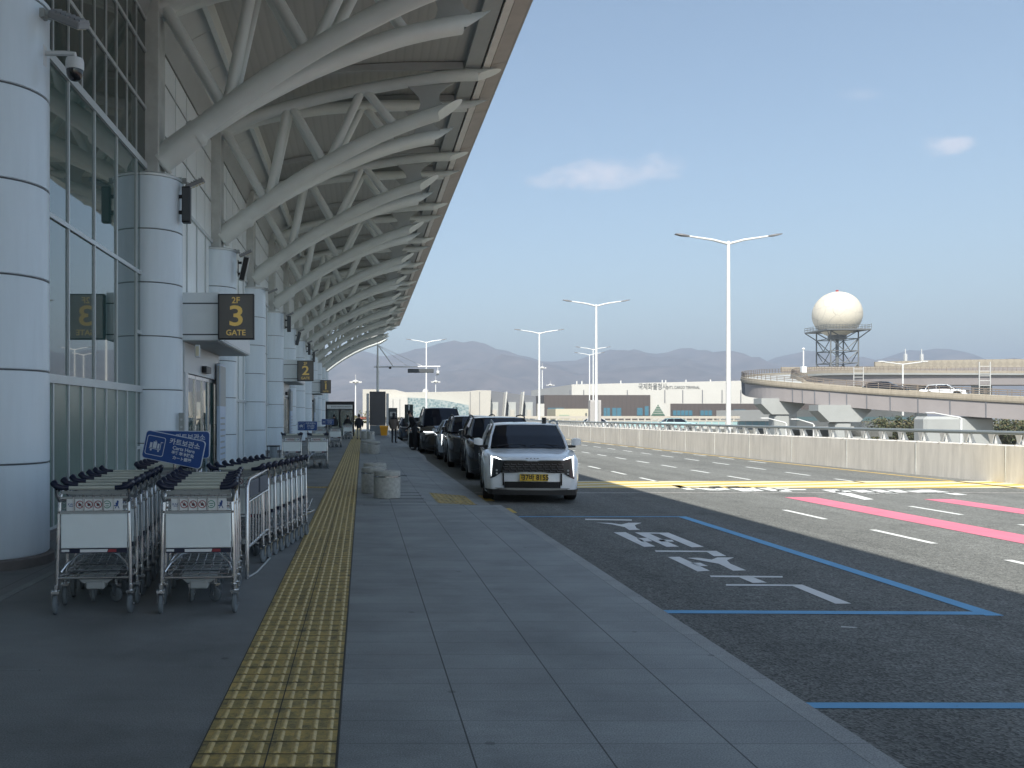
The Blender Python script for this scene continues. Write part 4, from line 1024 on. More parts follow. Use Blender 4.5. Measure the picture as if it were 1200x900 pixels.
# ================================================================ PEOPLE
M_SKIN = mat('skin', (.42,.26,.19), .6); M_HAIR = mat('black_hair', (.01,.009,.008), .5)
def person(label, loc, rz, H, top, legs, pose='stand', long=False, hold=None):
    p = thing('person', label, 'person', loc, rz)
    k = H/1.72
    st = {'stand':(0,.0,0), 'walk':(.30,.22,.0), 'lean':(.02,.05,.35)}[pose]
    fs, sw, ln = st
    lean = lambda z: ln*max(0,z-.9)
    V = []; E = []; Rr = []
    def add(v, r, par=None):
        V.append(Vector((v[0], v[1]-lean(v[2]), v[2]))*k); Rr.append(r*k); 
        if par is not None: E.append((par, len(V)-1))
        return len(V)-1
    pel = add((0,0,.93),.135); wa = add((0,.0,1.08),.125,pel); ch = add((0,-.01,1.27),.15,wa); nk0 = add((0,.0,1.42),.09,ch); nk = add((0,0,1.50),.055,nk0); hd = add((0,-.01,1.56),.06,nk)
    add((0,-.015,1.63),.088,hd)
    for s in (-1,1):
        hp = add((s*.095,0,.88),.095,pel); kn = add((s*.10,-fs*.45*s-.01,.49),.062,hp); an = add((s*.105,-fs*s+.03,.09),.042,kn); he = add((s*.105,-fs*s-.0,.04),.04,an); add((s*.12,-fs*s-.16,.035),.034,he)
        sh = add((s*.165,0,1.40),.065,nk0); el = add((s*.235,sw*s*.5+.03,1.12),.046,sh)
        wr = add((s*.24,sw*s-.10 if pose != 'lean' else -.28,.90),.030,el); pm = add((s*.24,sw*s-.13 if pose != 'lean' else -.33,.83),.032,wr)
    me = bpy.data.meshes.new('person_body'); me.from_pydata([tuple(v) for v in V], E, [])
    o = bpy.data.objects.new('body', me); C.objects.link(o); o.parent = p
    sk = o.modifiers.new('s','SKIN'); sk.use_smooth_shade = True
    for i, d in enumerate(me.skin_vertices[0].data): d.radius = (Rr[i]*(1.15 if i in (1,2) else 1), Rr[i]*(.78 if i in (0,1,2,3) else 1)); d.use_root = (i == 0)
    sb = o.modifiers.new('b','SUBSURF'); sb.levels = 2; sb.render_levels = 2
    dg = bpy.context.evaluated_depsgraph_get(); dg.update()
    nm = bpy.data.meshes.new_from_object(o.evaluated_get(dg)); o.modifiers.clear(); o.data = nm
    nm.materials.clear()
    for m in (M_SKIN, top, legs, M_BLK): nm.materials.append(m)
    for pl in nm.polygons:
        c = pl.center/k; z = c.z
        pl.material_index = 0 if z > 1.47 or (z < .89 and abs(c.x) > .2) else (3 if z < .09 else (2 if z < .93 and abs(c.x) < .2 else 1))
        pl.use_smooth = True
    hy = -lean(1.63)
    mb = MB(); mb.sphere((0,(.022+hy)*k,1.655*k),.108*k,16,12,(.88,1.0,1.0)); 
    if long: mb.sphere((0,(.06+hy)*k,1.52*k),.11*k,12,8,(.8,.5,1.3))
    mb.build('hair', M_HAIR, p, smooth=True, ang=180)
    mb = MB(); mb.sphere((0,(-.10+hy)*k,1.615*k),.02*k,8,6,(.7,1,1.2)); 
    for s in (-1,1): mb.sphere((s*.085*k,(0+hy)*k,1.62*k),.025*k,8,6,(.4,.8,1.2))
    mb.build('face', M_SKIN, p, smooth=True, ang=180)
    if hold:
        mb = MB(); mb.lathe([(.16*k,.80*k),(.20*k,1.0*k),(.21*k,1.2*k),(.19*k,1.38*k)],0,.02,18); 
        for s in (-1,1): mb.tube([(s*.18*k,.02,1.36*k),(s*.26*k,.03,1.1*k),(s*.25*k,-.06,.93*k)],[.075*k,.062*k,.05*k],10)
        mb.build('coat', hold, p, smooth=True, ang=60)
    return p
MBLKC = mat('black_cloth',(.012,.012,.014),.8,var=.2); MGRC = mat('grey_trousers',(.34,.33,.31),.8); MBRC = mat('brown_coat',(.16,.13,.11),.85,var=.2); MDK=mat('dark_trousers',(.02,.022,.028),.8)
M_DKC = mat('dark_jacket',(.02,.022,.03),.8,var=.2)
person('person in a black jacket and pale trousers walking beside the tactile strip', (-.23,55.2,0), R(180), 1.56, MBLKC, MGRC, 'walk', hold=M_DKC)
person('person in dark clothes under an open brown coat near the kerb', (1.72,48.5,0), R(160), 1.62, MBLKC, MDK, 'stand', True, hold=MBRC)
person('person in black leaning towards the black van', (2.28,38.6,0), R(-70), 1.70, MBLKC, MDK, 'lean')
person('person in dark jacket at the booth, nearer the terminal wall', (-2.0,61.6,0), R(190), 1.55, MBLKC, MDK, 'stand', hold=M_DKC)
person('person in dark jacket at the booth, nearer the kerb', (-1.05,61.9,0), R(170), 1.5, MBLKC, MDK, 'stand', hold=MBLKC)
# ================================================================ CARS
M_WPAINT = mat('white_car_paint', (.82,.86,.89), .22, .0, coat=1., var=.02, scale=1)
M_BPAINT = mat('black_car_paint', (.010,.011,.013), .18, .0, coat=1.)
M_SPAINT = mat('silver_car_paint', (.42,.46,.50), .25, .5, coat=1.)
M_DPAINT = mat('dark_blue_car_paint', (.03,.045,.07), .2, .2, coat=1.)
M_CGL = mat('car_glass', (.004,.007,.015), .03, spec=.5, ior=1.38)
M_TRIM = mat('black_trim', (.015,.015,.016), .5)
M_GRL = mat('gloss_black', (.008,.008,.009), .15, spec=.6)
M_TYRE = mat('tyre_rubber', (.018,.018,.018), .8)
M_ALLOY = mat('alloy_rim', (.25,.26,.27), .3, .9)
M_LED = mat('led_strip', (.9,.93,.95), .3, emit=((.9,.96,1.), 2.6))
M_LENS = mat('lamp_lens_dark', (.03,.033,.038), .08, spec=.9)
M_PLATE = mat('yellow_plate', (.90,.60,.06), .5)
def interp(tab, y):
    for (a,b) in zip(tab, tab[1:]):
        if y <= b[0]:
            t = max(0,(y-a[0])/(b[0]-a[0])); t2 = t
            return [a[i]+(b[i]-a[i])*t2 for i in range(1,len(a))]
    return list(tab[-1][1:])
def make_car(name, label, cat, paint, loc, rz, L=4.5, hs=1.0, style='suv', W=.93, detail=True, group='cars waiting along the kerb', led=True):
    c = thing(name, label, cat, loc, rz, group)
    wf = .88; wr = L-.95; Rw = .35
    if style == 'van':
        #       y    halfw zbot  zshoulder ztop
        tab = [(0,.70,.25,.60,.80),(.05,.80,.22,.66,.88),(.2,.88,.2,.75,.98),(.6,.93,.2,.90,1.10),(1.0,.93,.2,.98,1.16),(L-.3,.93,.22,1.0,1.12),(L-.05,.88,.25,.95,1.05),(L,.82,.30,.9,1.0)]
        gl = dict(y0=.75,z0=1.10,yt=1.65,zt=1.78,yr=L-.45,yrb=L-.06,wb=.82,wt=.70)
    elif style == 'sedan':
        tab = [(0,.68,.22,.55,.66),(.06,.80,.20,.60,.72),(.25,.88,.18,.68,.80),(.7,.91,.18,.76,.88),(1.25,.92,.18,.84,.93),(L-.8,.92,.2,.86,.98),(L-.08,.86,.25,.84,.95),(L,.80,.30,.8,.9)]
        gl = dict(y0=1.15,z0=.92,yt=2.0,zt=1.36,yr=3.2,yrb=L-.7,wb=.78,wt=.58)
    else:
        tab = [(0,.735,.22,.62,.80),(.04,.80,.20,.66,.845),(.14,.86,.19,.72,.87),(.35,.905,.19,.80,.91),(.7,.925,.19,.86,.96),(1.15,.93,.19,.93,1.02),(2.2,.93,.2,.95,1.03),(L-.5,.93,.22,.97,1.04),(L-.1,.90,.28,.93,1.0),(L,.84,.34,.88,.95)]
        gl = dict(y0=1.05,z0=1.03,yt=1.85,zt=1.46,yr=L-.65,yrb=L-.10,wb=.81,wt=.69)
    tab = [tuple([r[0], r[1]*W/.93, r[2], r[3]*hs, r[4]*hs]) for r in tab]
    ys = sorted(set([r[0] for r in tab] + [wf+.42*math.sin(a*math.pi/12) for a in range(-6,7)] + [wr+.42*math.sin(a*math.pi/12) for a in range(-6,7)] + [1.4+.3*i for i in range(int((L-2.6)/.3))]))
    mb = MB(); rings = []
    for y in ys:
        w, zb, zs, zt = interp(tab, y)
        za = zb
        for wy in (wf, wr):
            if abs(y-wy) < .419: za = max(za, Rw+math.sqrt(max(0,.42**2-(y-wy)**2)))
        za = min(za, zs-.06)
        lo = min(max(za+.03, .42*hs), zs-.04); md = (lo+zs)/2
        h = [(0,za),(w*.80,za),(w*.955,za+.005),(w*.985,lo),(w*1.0,md),(w*.985,zs-.02),(w*.955,zs+.025),(w*.86,zs+(zt-zs)*.55),(w*.62,zt-.018),(w*.3,zt),(0,zt+.005)]
        ring = [(x,y,z) for x,z in h] + [(-x,y,z) for x,z in reversed(h[1:-1])]
        rings.append(ring)
    mb.loft(rings, True, True); mb.build('body', paint, c, smooth=True, ang=38)
    # greenhouse
    g = dict(gl); 
    for kk in ('z0','zt'): g[kk] *= hs
    wb, wt = g['wb']*W/.93, g['wt']*W/.93; zt = g['zt']; zb_ = g['z0']-.02
    ym = (g['yt']+g['yr'])/2
    B = [(0,g['y0']-.10,zb_),(wb*.55,g['y0']-.06,zb_),(wb*.95,g['y0']+.08,zb_),(wb*1.06,g['y0']+.45,zb_-.02),(wb*1.09,ym,zb_-.02),(wb*1.06,g['yrb']-.5,zb_),(wb*.95,g['yrb']-.06,zb_),(0,g['yrb'],zb_)]
    T = [(0,g['yt']-.04,zt),(wt*.55,g['yt']-.02,zt-.003),(wt*.93,g['yt']+.03,zt-.018),(wt*1.0,g['yt']+.25,zt-.02),(wt*1.02,ym,zt-.005),(wt*1.0,g['yr']-.2,zt-.03),(wt*.93,g['yr']-.02,zt-.035),(0,g['yr'],zt-.02)]
    full = lambda a: a + [(-x,y,z) for x,y,z in reversed(a[1:-1])]
    Bf, Tf = full(B), full(T)
    Mid = [((p[0]+q[0])/2*(1.018), (p[1]+q[1])/2-(.02 if p[1] < ym else -.02), (p[2]+q[2])/2+.01) for p,q in zip(Bf,Tf)]
    n = len(Bf)
    ws = MB(); rw = MB(); sd = MB(); sd2 = MB()
    for k in range(n):
        j = (k+1)%n
        tgt = ws if (k in (0,1) or k in (n-1,n-2)) else (rw if k in (5,6,n-7,n-6) else (sd if k < n//2 else sd2))
        for a,b in ((Bf,Mid),(Mid,Tf)): tgt.quad(a[k],a[j],b[j],b[k])
    ws.build('windscreen', M_CGL, c, smooth=True); rw.build('rear_window', M_CGL, c, smooth=True); sd.build('side_window', M_CGL, c, smooth=True); sd2.build('side_window', M_CGL, c, smooth=True)
    rf = MB(); r1 = [(x*1.0,y,z-.01) for x,y,z in Tf]; r2 = [(x*.97,ym+(y-ym)*.985,z+.022) for x,y,z in Tf]; r3 = [(x*.75,ym+(y-ym)*.8,z+.045) for x,y,z in Tf]; r4=[(x*.3,ym+(y-ym)*.3,z+.055) for x,y,z in Tf]
    rf.loft([r1,r2,r3,r4],True,True); rf.build('roof', paint, c, smooth=True, ang=50)
    pl = MB()
    for s in (-1,1):
        for idx,(rad) in ((2,.026),(5,.03)):
            b,t_ = B[idx],T[idx]; m_ = Mid[idx]
            pl.tube([(s*b[0]*1.0,b[1],b[2]-.02),(s*m_[0],m_[1],m_[2]),(s*t_[0],t_[1],t_[2]+.01)],[rad*1.25,rad,rad],8)
        b,t_ = B[4],T[4]; m_=Mid[4]; pl.tube([(s*b[0],b[1],b[2]),(s*m_[0],m_[1],m_[2]),(s*t_[0],t_[1],t_[2])],.02,6)
    pl.build('pillar', paint, c, smooth=True)
    if style != 'sedan':
        for s in (-1,1):
            r = MB(); r.tube([(s*wt*.97,g['yt']+.05,zt+.0),(s*wt*.97,g['yt']+.25,zt+.06),(s*wt*.98,ym,zt+.09),(s*wt*.97,g['yr']-.3,zt+.055),(s*wt*.97,g['yr']-.1,zt-.0)],.018,8); r.build('roof_rail', M_STEEL2 if paint is M_WPAINT else M_TRIM, c, smooth=True)
    # mirrors
    for s in (-1,1):
        m_ = MB(); mz_ = g['z0']+.09; my = g['y0']+.32; mx = W-.06
        m_.loft([[(s*(mx+.02),my-.03,mz_-.07),(s*(mx+.02),my+.06,mz_-.07),(s*(mx+.02),my+.06,mz_+.05),(s*(mx+.02),my-.03,mz_+.05)],
                 [(s*(mx+.10),my-.07,mz_-.075),(s*(mx+.10),my+.07,mz_-.075),(s*(mx+.10),my+.07,mz_+.075),(s*(mx+.10),my-.07,mz_+.07)],
                 [(s*(mx+.20),my-.03,mz_-.05),(s*(mx+.20),my+.06,mz_-.05),(s*(mx+.20),my+.06,mz_+.06),(s*(mx+.20),my-.03,mz_+.055)]],True,True)
        mo = m_.build('mirror', paint, c, smooth=True, ang=60)
        a = MB(); a.prism_y([(s*(mx-.09),mz_-.13),(s*(mx+.1),mz_-.115),(s*(mx+.1),mz_-.07),(s*(mx-.06),mz_-.07)],my-.0,my+.05); a.build('stalk', M_TRIM, mo)
    # wheels
    for y in (wf, wr):
        for s in (-1,1):
            w_ = MB(); x0 = s*(W-.03); x1 = s*(W-.24)
            n_ = 28
            rr = [[(x, y+r_*math.cos(2*math.pi*i/n_), Rw+r_*math.sin(2*math.pi*i/n_)) for i in range(n_)] for x,r_ in ((x0-s*.01,.22),(x0,.26),(x0,.325),(x0-s*.02,Rw),(x1+s*.02,Rw),(x1,.33),(x1,.2))]
            w_.loft(rr,True,True); wo = w_.build('wheel', M_TYRE, c, smooth=True)
            r_ = MB(); r_.disc_x(x0-s*.012, x0-s*.002, y, Rw, .07, 12)
            for k in range(5):
                a = 2*math.pi*k/5+.3; ca, sa = math.cos(a), math.sin(a)
                r_.loft([[(x0-s*.02,y+.02*ca-d*sa,Rw+.02*sa+d*ca) for d in (-.03,.03)]+[(x0+s*.004,y+.02*ca-d*sa,Rw+.02*sa+d*ca) for d in (.03,-.03)],
                         [(x0-s*.02,y+.235*ca-d*sa,Rw+.235*sa+d*ca) for d in (-.045,.045)]+[(x0+s*.001,y+.235*ca-d*sa,Rw+.235*sa+d*ca) for d in (.045,-.045)]],True,True)
            r_.build('rim', M_ALLOY, wo)
    # underbody + inner arches
    u = MB(); u.box(-W+.26,W-.26,.15,L-.2,.17,.45); u.box(-W+.05,W-.05,wf-.45,wf+.45,.36,.70*hs); u.box(-W+.05,W-.05,wr-.45,wr+.45,.36,.70*hs); u.build('underbody', M_TRIM, c)
    # front fascia: y as a function of x
    def fy(x):
        a = abs(x)*.93/W; 
        for (x0,y0),(x1,y1) in zip([(0,-.05),(.5,-.03),(.735,.0),(.80,.05),(.86,.15),(.91,.38),(1.,.6)],[(.5,-.03),(.735,.0),(.80,.05),(.86,.15),(.91,.38),(1.,.6),(2,.9)]):
            if a <= x1: return y0+(y1-y0)*(a-x0)/(x1-x0)
        return .6
    def plate(name, poly, m, d=.0, th=.04, par=None, sym=False):
        mb = MB()
        for s in ((-1,1) if sym else (1,)):
            # split the polygon into vertical strips so that it follows the curved nose
            xs_ = [p[0] for p in poly]; lo, hi = min(xs_), max(xs_); N = max(1, int((hi-lo)/.07))
            def zr(x):
                zz = []
                for (a,b),(e,f) in zip(poly, poly[1:]+poly[:1]):
                    if (a-x)*(e-x) <= 0 and a != e: zz.append(b+(f-b)*(x-a)/(e-a))
                return (min(zz), max(zz)) if zz else None
            X_ = [lo+1e-4+(hi-lo-2e-4)*i/N for i in range(N+1)]
            rings = []
            for x in X_:
                r = zr(x)
                if r is None: continue
                y = fy(x)-d
                rings.append([(s*x,y,r[0]),(s*x,y,r[1]),(s*x,y+th+.03,r[1]),(s*x,y+th+.03,r[0])])
            mb.loft(rings,True,True)
        return mb.build(name, m, par or c)
    if style in ('suv','sedan'):
        h = hs
        gp = [(-.60,.815),(-.15,.80),(.15,.80),(.60,.815),(.64,.575),(.30,.575),(.25,.59),(-.25,.59),(-.30,.575),(-.64,.575)]
        grl = plate('grille', [(x,z*h) for x,z in gp], M_GRL, .012)
        if detail:
            mb = MB()
            for r in range(4):
                for k in range(9):
                    x = -.50+k*.125+(r%2)*.03; z = (.60+r*.043)*h; yy = fy(x)-.022
                    mb.box(x-.045,x+.045,yy-.006,yy+.004,z,z+.006)
                    mb.box(x-.045,x-.041,yy-.006,yy+.004,z,z+.03)
            mb.build('mesh_bar', M_LHEAD, grl)
            plate('trim_bar', [(-.57,.803),(-.15,.803),(-.1,.79),(.1,.79),(.15,.803),(.57,.803),(.57,.815),(.15,.817),(.1,.80),(-.1,.80),(-.15,.817),(-.57,.815)], M_STEEL2, .02)
        for s in (-1,1):
            hp = [(.52,.80),(.74,.875),(.778,.87),(.778,.46),(.70,.49),(.58,.575)]
            hl = plate('headlight', [(s*x,z*h) for x,z in hp], M_LENS, .014)
            if led:
                plate('light_strip', [(s*x,z*h) for x,z in [(.57,.815),(.58,.835),(.755,.905),(.757,.88),(.735,.87),(.59,.812)]], M_LED, .024, .03, hl)
                plate('light_strip', [(s*x,z*h) for x,z in [(.737,.87),(.768,.895),(.768,.50),(.748,.505)]], M_LED, .024, .03, hl)
                mb = MB()
                for zz_ in (.56,.62): mb.disc_y(s*.66, fy(.66)-.03, fy(.66)-.012, zz_*h, .018, 12)
                mb.build('lamp_unit', M_STEEL2, hl)
        plate('lower_intake', [(x,z*h) for x,z in [(-.52,.408),(.52,.408),(.52,.285),(-.52,.285)]], M_GRL, .012)
        for s in (-1,1): plate('side_slot', [(s*x,z*h) for x,z in [(.525,.565),(.55,.565),(.55,.34),(.525,.34)]], M_GRL, .012)
        plate('skid_plate', [(x,z*h) for x,z in [(-.70,.29),(.70,.29),(.66,.262),(.3,.25),(-.3,.25),(-.66,.262)]], M_ALLOY if detail else M_TRIM, .02)
        plate('lower_bumper', [(x,z*h) for x,z in [(-.88,.262),(.88,.262),(.86,.16),(-.86,.16)]], M_TRIM, .012)
        if detail:
            np_ = plate('number_plate', [(x,z*h) for x,z in [(-.235,.552),(.285,.552),(.285,.42),(-.235,.42)]], M_PLATE, .035, .0)
            mb = MB(); 
            for (a,b,e,f) in ((-.23,.28,.543,.548),(-.23,.28,.424,.429)): mb.box(a,b,-.0905,-.0865,e*h,f*h)
            mb.build('plate_border', M_BLK, np_)
            text_mesh('lettering','37바 8155',.135*h,M_BLK,np_,(.055,-.091,.487*h),off=.003,ext=.001,sx=.86)
            text_mesh('lettering','부\n산',.050*h,M_BLK,np_,(-.195,-.091,.505*h),off=.001,ext=.001)
            # hood creases, badge
            mb = MB(); mb.box(-.12,-.07,-.012,.0,.838*h,.85*h); mb.box(-.04,-.01,-.012,.0,.838*h,.85*h); mb.box(.03,.06,-.012,.0,.838*h,.85*h); mb.box(.08,.12,-.012,.0,.838*h,.85*h); mb.build('badge', M_ALLOY, c)
            mb = MB()
            for s in (-1,1): mb.tube([(s*.62,g['y0']-.02,g['z0']+.012),(s*.25,g['y0']+.06,g['z0']+.05),(s*.05,g['y0']-.04,g['z0']+.02)],.008,6)
            mb.build('wiper', M_BLK, c)
    else:
        plate('light_bar', [(-.82,.86*hs),(.82,.86*hs),(.82,.885*hs),(-.82,.885*hs)], M_LED, .02, .05)
        plate('grille', [(-.6,.68*hs),(.6,.68*hs),(.66,.38*hs),(-.66,.38*hs)], M_GRL, .012)
        for s in (-1,1): plate('headlight', [(s*.66,.70*hs),(s*.78,.70*hs),(s*.78,.5*hs),(s*.68,.5*hs)], M_LENS, .014)
        plate('number_plate', [(-.26,.55*hs),(.26,.55*hs),(.26,.44*hs),(-.26,.44*hs)], M_STEEL2, .03)
        plate('lower_bumper', [(-.75,.30),(.75,.30),(.70,.18),(-.70,.18)], M_TRIM, .01)
    # door lines and handles
    mb = MB()
    for s in (-1,1):
        for yy in (wf+.62, wf+1.62, wr-.35):
            w, zb, zs, z_ = interp(tab, yy); mb.box(s*(w-.01),s*(w+.001),yy-.004,yy+.004,.32*hs,zs)
    mb.build('door_line', M_TRIM, c)
    for s in (-1,1):
        for yy in (wf+1.45, wr-.5):
            mb = MB(); mb.bbox(min(s*(W-.005),s*(W+.02)),max(s*(W-.005),s*(W+.02)),yy-.1,yy+.1,.78*hs,.81*hs,.006); mb.build('door_handle', paint, c)
    return c
wcar = make_car('white_taxi', 'white family car with bright L shaped lamps and yellow plate, first in the kerb row', 'car', M_WPAINT, (3.19,16.62,ROAD), R(-6.5), 4.5, 1.0)
mb = MB(); mb.bbox(-.12,.12,.0,.13,1.475,1.49,.004); mb.bbox(-.045,.045,.02,.11,1.49,1.62,.01)
t = mb.build('roof_lamp', M_GREYP, wcar); t.location = (.42,2.2,-.01)
mb = MB(); mb.box(-.035,.035,.012,.019,1.50,1.61); mb.build('lamp_face', M_BLK, t)
make_car('black_car', 'black tall family car directly behind the white one', 'car', M_BPAINT, (3.60,22.3,ROAD), R(-4), 5.0, 1.08, W=.97, detail=False, led=False)
make_car('black_car', 'black car with big dark grille, third in the kerb row', 'car', M_BPAINT, (3.62,27.6,ROAD), R(-3), 4.7, 1.10, W=.95, detail=False, led=False)
make_car('silver_car', 'pale silver saloon with lit lamps, fourth in the kerb row', 'car', M_SPAINT, (3.68,32.6,ROAD), R(-3), 4.8, 1.08, 'sedan', detail=False)
make_car('black_van', 'black van with one wide white light bar', 'van', M_BPAINT, (3.42,37.6,ROAD), R(-2), 5.2, 1.10, 'van', W=.99, detail=False)
make_car('dark_car', 'dark blue car far beyond the black van, last in the kerb row', 'car', M_DPAINT, (3.35,58.,ROAD), 0, 4.6, 1.0, 'suv', detail=False, led=False)
make_car('black_car', 'black car just behind the black van, mostly hidden', 'car', M_BPAINT, (3.5,47.,ROAD), 0, 4.6, 1.05, 'suv', detail=False, led=False)

# motorcycle / luggage near kerb
t = thing('suitcase', 'black upright suitcase beside the person at the van', 'suitcase', (2.35,40.2,0))
mb = MB(); mb.bbox(-.24,.24,-.14,.14,.06,.72,.03); mb.build('shell', MBLKC, t)
mb = MB(); mb.tube([(-.12,0,.72),(-.12,0,1.0),(.12,0,1.0),(.12,0,.72)],.012,6); mb.build('handle', M_STEEL2, t)
mb = MB()
for x in (-.18,.18):
    for y in (-.1,.1): mb.disc_x(x-.015,x+.015,y,.035,.035,10)
mb.build('wheel', M_BLK, t)

# ================================================================ FAR BUILDINGS
M_CBLD = mat('cream_cladding',(.44,.425,.385),.6,var=.04,scale=.3)
M_WBLD = mat('white_cladding',(.50,.495,.465),.6,var=.04,scale=.2)
M_BBLD = ribbed_mat('brown_cladding',(.085,.072,.068),1.2)
M_TEAL = mat('teal_glass',(.06,.16,.22),.12,spec=.7)
M_TEALP = mat('pale_teal_panel',(.34,.50,.51),.3)
M_GREYB = mat('bay_shade_grey',(.15,.16,.18),.6,var=.05)  # dark grey holds the shade of the terminal's angled bays; reused for trim
GZ = -7.
def wx(px, Y): return (px-PX0)/F*Y
def wz(py, Y): return CH-(py-PY0)/F*Y
# cargo terminal
Y=250.
ct = thing('cargo_terminal', 'wide white cargo hall with dark brown lower front and green triangle window', 'building', (0,Y,0))
mb = MB(); x0, x1, x2 = wx(670,Y), wx(756,Y), wx(962,Y)
mb.loft([[(x0,0,GZ),(x2,0,GZ),(x2,60,GZ),(x0,60,GZ)],[(x0,0,wz(450.5,Y)),(x2,0,wz(444,Y)),(x2,60,wz(444,Y)),(x0,60,wz(450.5,Y))]],True,True); mb.build('wall', M_WBLD, ct)
mb = MB(); mb.box(x0-.2,x2+.2,-.4,.1,wz(444,Y)-.1+.1,wz(444,Y)+.12); 
def brown(a,b,top,bot,n='brown_front'):
    mb = MB(); mb.box(wx(a,Y),wx(b,Y),-.6,-.05,wz(bot,Y),wz(top,Y)); mb.build(n, M_BBLD, ct)
mb = MB(); mb.box(wx(637,Y),wx(761,Y),-.8,-.05,GZ,wz(463,Y)); mb.box(wx(637,Y),wx(670,Y),-.05,60,GZ,wz(463,Y)); mb.build('brown_front', M_BBLD, ct)
brown(785.5,962,473,496)
for (a,b,p,q) in ((641,660,478,488),(706,714,478,488),(716,727,478,488),(745,752,478,487),(754,759,476,487),(787,810,481,487),(819,833,481,487),(842,848,481,487),(858,872,480,487),(878,890,481,487),(905,918,481,487),(930,944,481,487)):
    mb = MB(); mb.box(wx(a,Y),wx(b,Y),-.98,-.55,wz(q,Y),wz(p,Y)); w_=mb.build('window', M_TEAL, ct)
    mb = MB()
    k=max(1,int((b-a)/4))
    for i in range(k+1): xx=wx(a+(b-a)*i/k,Y); mb.box(xx-.08,xx+.08,-1.03,-.985,wz(q,Y),wz(p,Y))
    mb.build('frame', M_JOINT, w_)
tri = [(wx(763,Y),wz(487,Y)),(wx(779,Y),wz(487,Y)),(wx(771,Y),wz(474,Y))]
mb = MB(); mb.prism_y(tri,-.2,-.01); tw = mb.build('triangle_window', mat('green_glass',(.10,.17,.13),.2,spec=.6), ct)
mb = MB()
for k in range(1,5):
    zz_ = tri[0][1]+(tri[2][1]-tri[0][1])*k/5; hw=(tri[1][0]-tri[0][0])/2*(1-k/5); mb.box(wx(771,Y)-hw,wx(771,Y)+hw,-.28,-.21,zz_-.06,zz_+.06)
mb.build('frame', M_WBLD, tw)
text_mesh('lettering','국제화물청사,',1.95,M_JOINT,ct,(wx(765.5,Y),-.02,wz(453.5,Y)),off=.0,ext=.06,sx=.76)
text_mesh('lettering',"INT'L CARGO TERMINAL",1.15,M_JOINT,ct,(wx(800.5,Y),-.02,wz(454.2,Y)),off=.0,ext=.06,sx=.74)
for px in (668,684,735,779,800,823,846,868,890):
    mb = MB(); mb.box(wx(px,Y)-.1,wx(px,Y)+.1,-.18,-.01,wz(472,Y),wz(457,Y)); mb.build('downpipe', M_GREYB, ct)
for px in (678,684,779,783,807,836,730):
    mb = MB(); mb.box(wx(px,Y)-.15,wx(px,Y)+.15,2,2.3,wz(450,Y),wz(446.3-(px-670)*.012,Y)); mb.build('roof_vent', M_BRK, ct)
t = thing('cream_annex', 'low cream building in front of the brown cargo front', 'building', (0,215,0)); Y=215.
mb = MB(); mb.box(wx(651,Y),wx(704,Y),0,10,GZ,wz(479,Y)); mb.build('wall', mat('cream_wall',(.50,.47,.36),.7), t)
mb = MB(); mb.box(wx(655,Y),wx(667,Y),-.15,-.01,wz(490,Y),wz(486,Y)); mb.build('window', mat('green_shutter',(.30,.36,.28),.5), t)
mb = MB(); mb.box(wx(686,Y),wx(687.5,Y),-.15,-.01,wz(488,Y),wz(484,Y)); mb.build('vent', M_JOINT, t)
# long low parapets between
t = thing('elevated_road_wall', 'long cream parapet with dark slots in front of the cargo hall', 'wall', (0,175,0)); Y=175.
mb = MB(); mb.box(wx(560,Y),wx(867,Y),0,.6,wz(490.5,Y),wz(487.6,Y)); mb.box(wx(560,Y),wx(867,Y),.3,1.2,GZ,wz(492,Y)); mb.box(wx(560,Y),wx(867,Y),-.1,.5,GZ,wz(493,Y)); mb.build('wall', mat('cream_parapet',(.44,.41,.355),.8,var=.08), t)
mb = MB()
for k in range(38): xx=wx(564+k*8,Y); mb.box(xx-.15,xx+.15,.02,.25,wz(493,Y),wz(490.4,Y))
mb.build('post', M_CBLD, t)
t = thing('teal_screen', 'pale teal glass screen along the raised road behind the tall lamp', 'screen fence', (0,125,0)); Y=125.
mb = MB(); n_=26
for k in range(n_):
    a = 700+(905-700)*k/n_; b = 700+(905-700)*(k+1)/n_-.35; mb.box(wx(a,Y),wx(b,Y),-.03,.03,wz(500,Y),wz(494,Y))
mb.build('panel', M_TEALP, t)
mb = MB()
for k in range(n_+1): xx=wx(700+(905-700)*k/n_,Y); mb.box(xx-.05,xx+.05,-.06,.06,GZ,wz(493.6,Y))
mb.box(wx(640,Y),wx(905,Y),-.08,.08,wz(494,Y)-.0,wz(493.4,Y)); mb.box(wx(560,Y),wx(1000,Y),-.2,.3,GZ,wz(500,Y)); mb.build('frame', M_WBLD, t)
def blob_car(label, x, y, z, paint, rz, s=1.):
    return make_car('parked_car', label, 'car', paint, (x,y,z), rz, 4.5, s, detail=False, led=False, group='cars beyond the parapet')
blob_car('pale teal car passing behind the tall lone lamp', wx(815,118), 118, -.35, M_TEALP, R(80))
blob_car('white car behind the grey cabinet', wx(722,118), 118, -.35, M_WPAINT, R(80))
road2 = MB(); road2.box(wx(560,122),wx(1000,122),113,124.7,-1.2,-.36); struct(road2.build('raised_road', M_ASPH2))
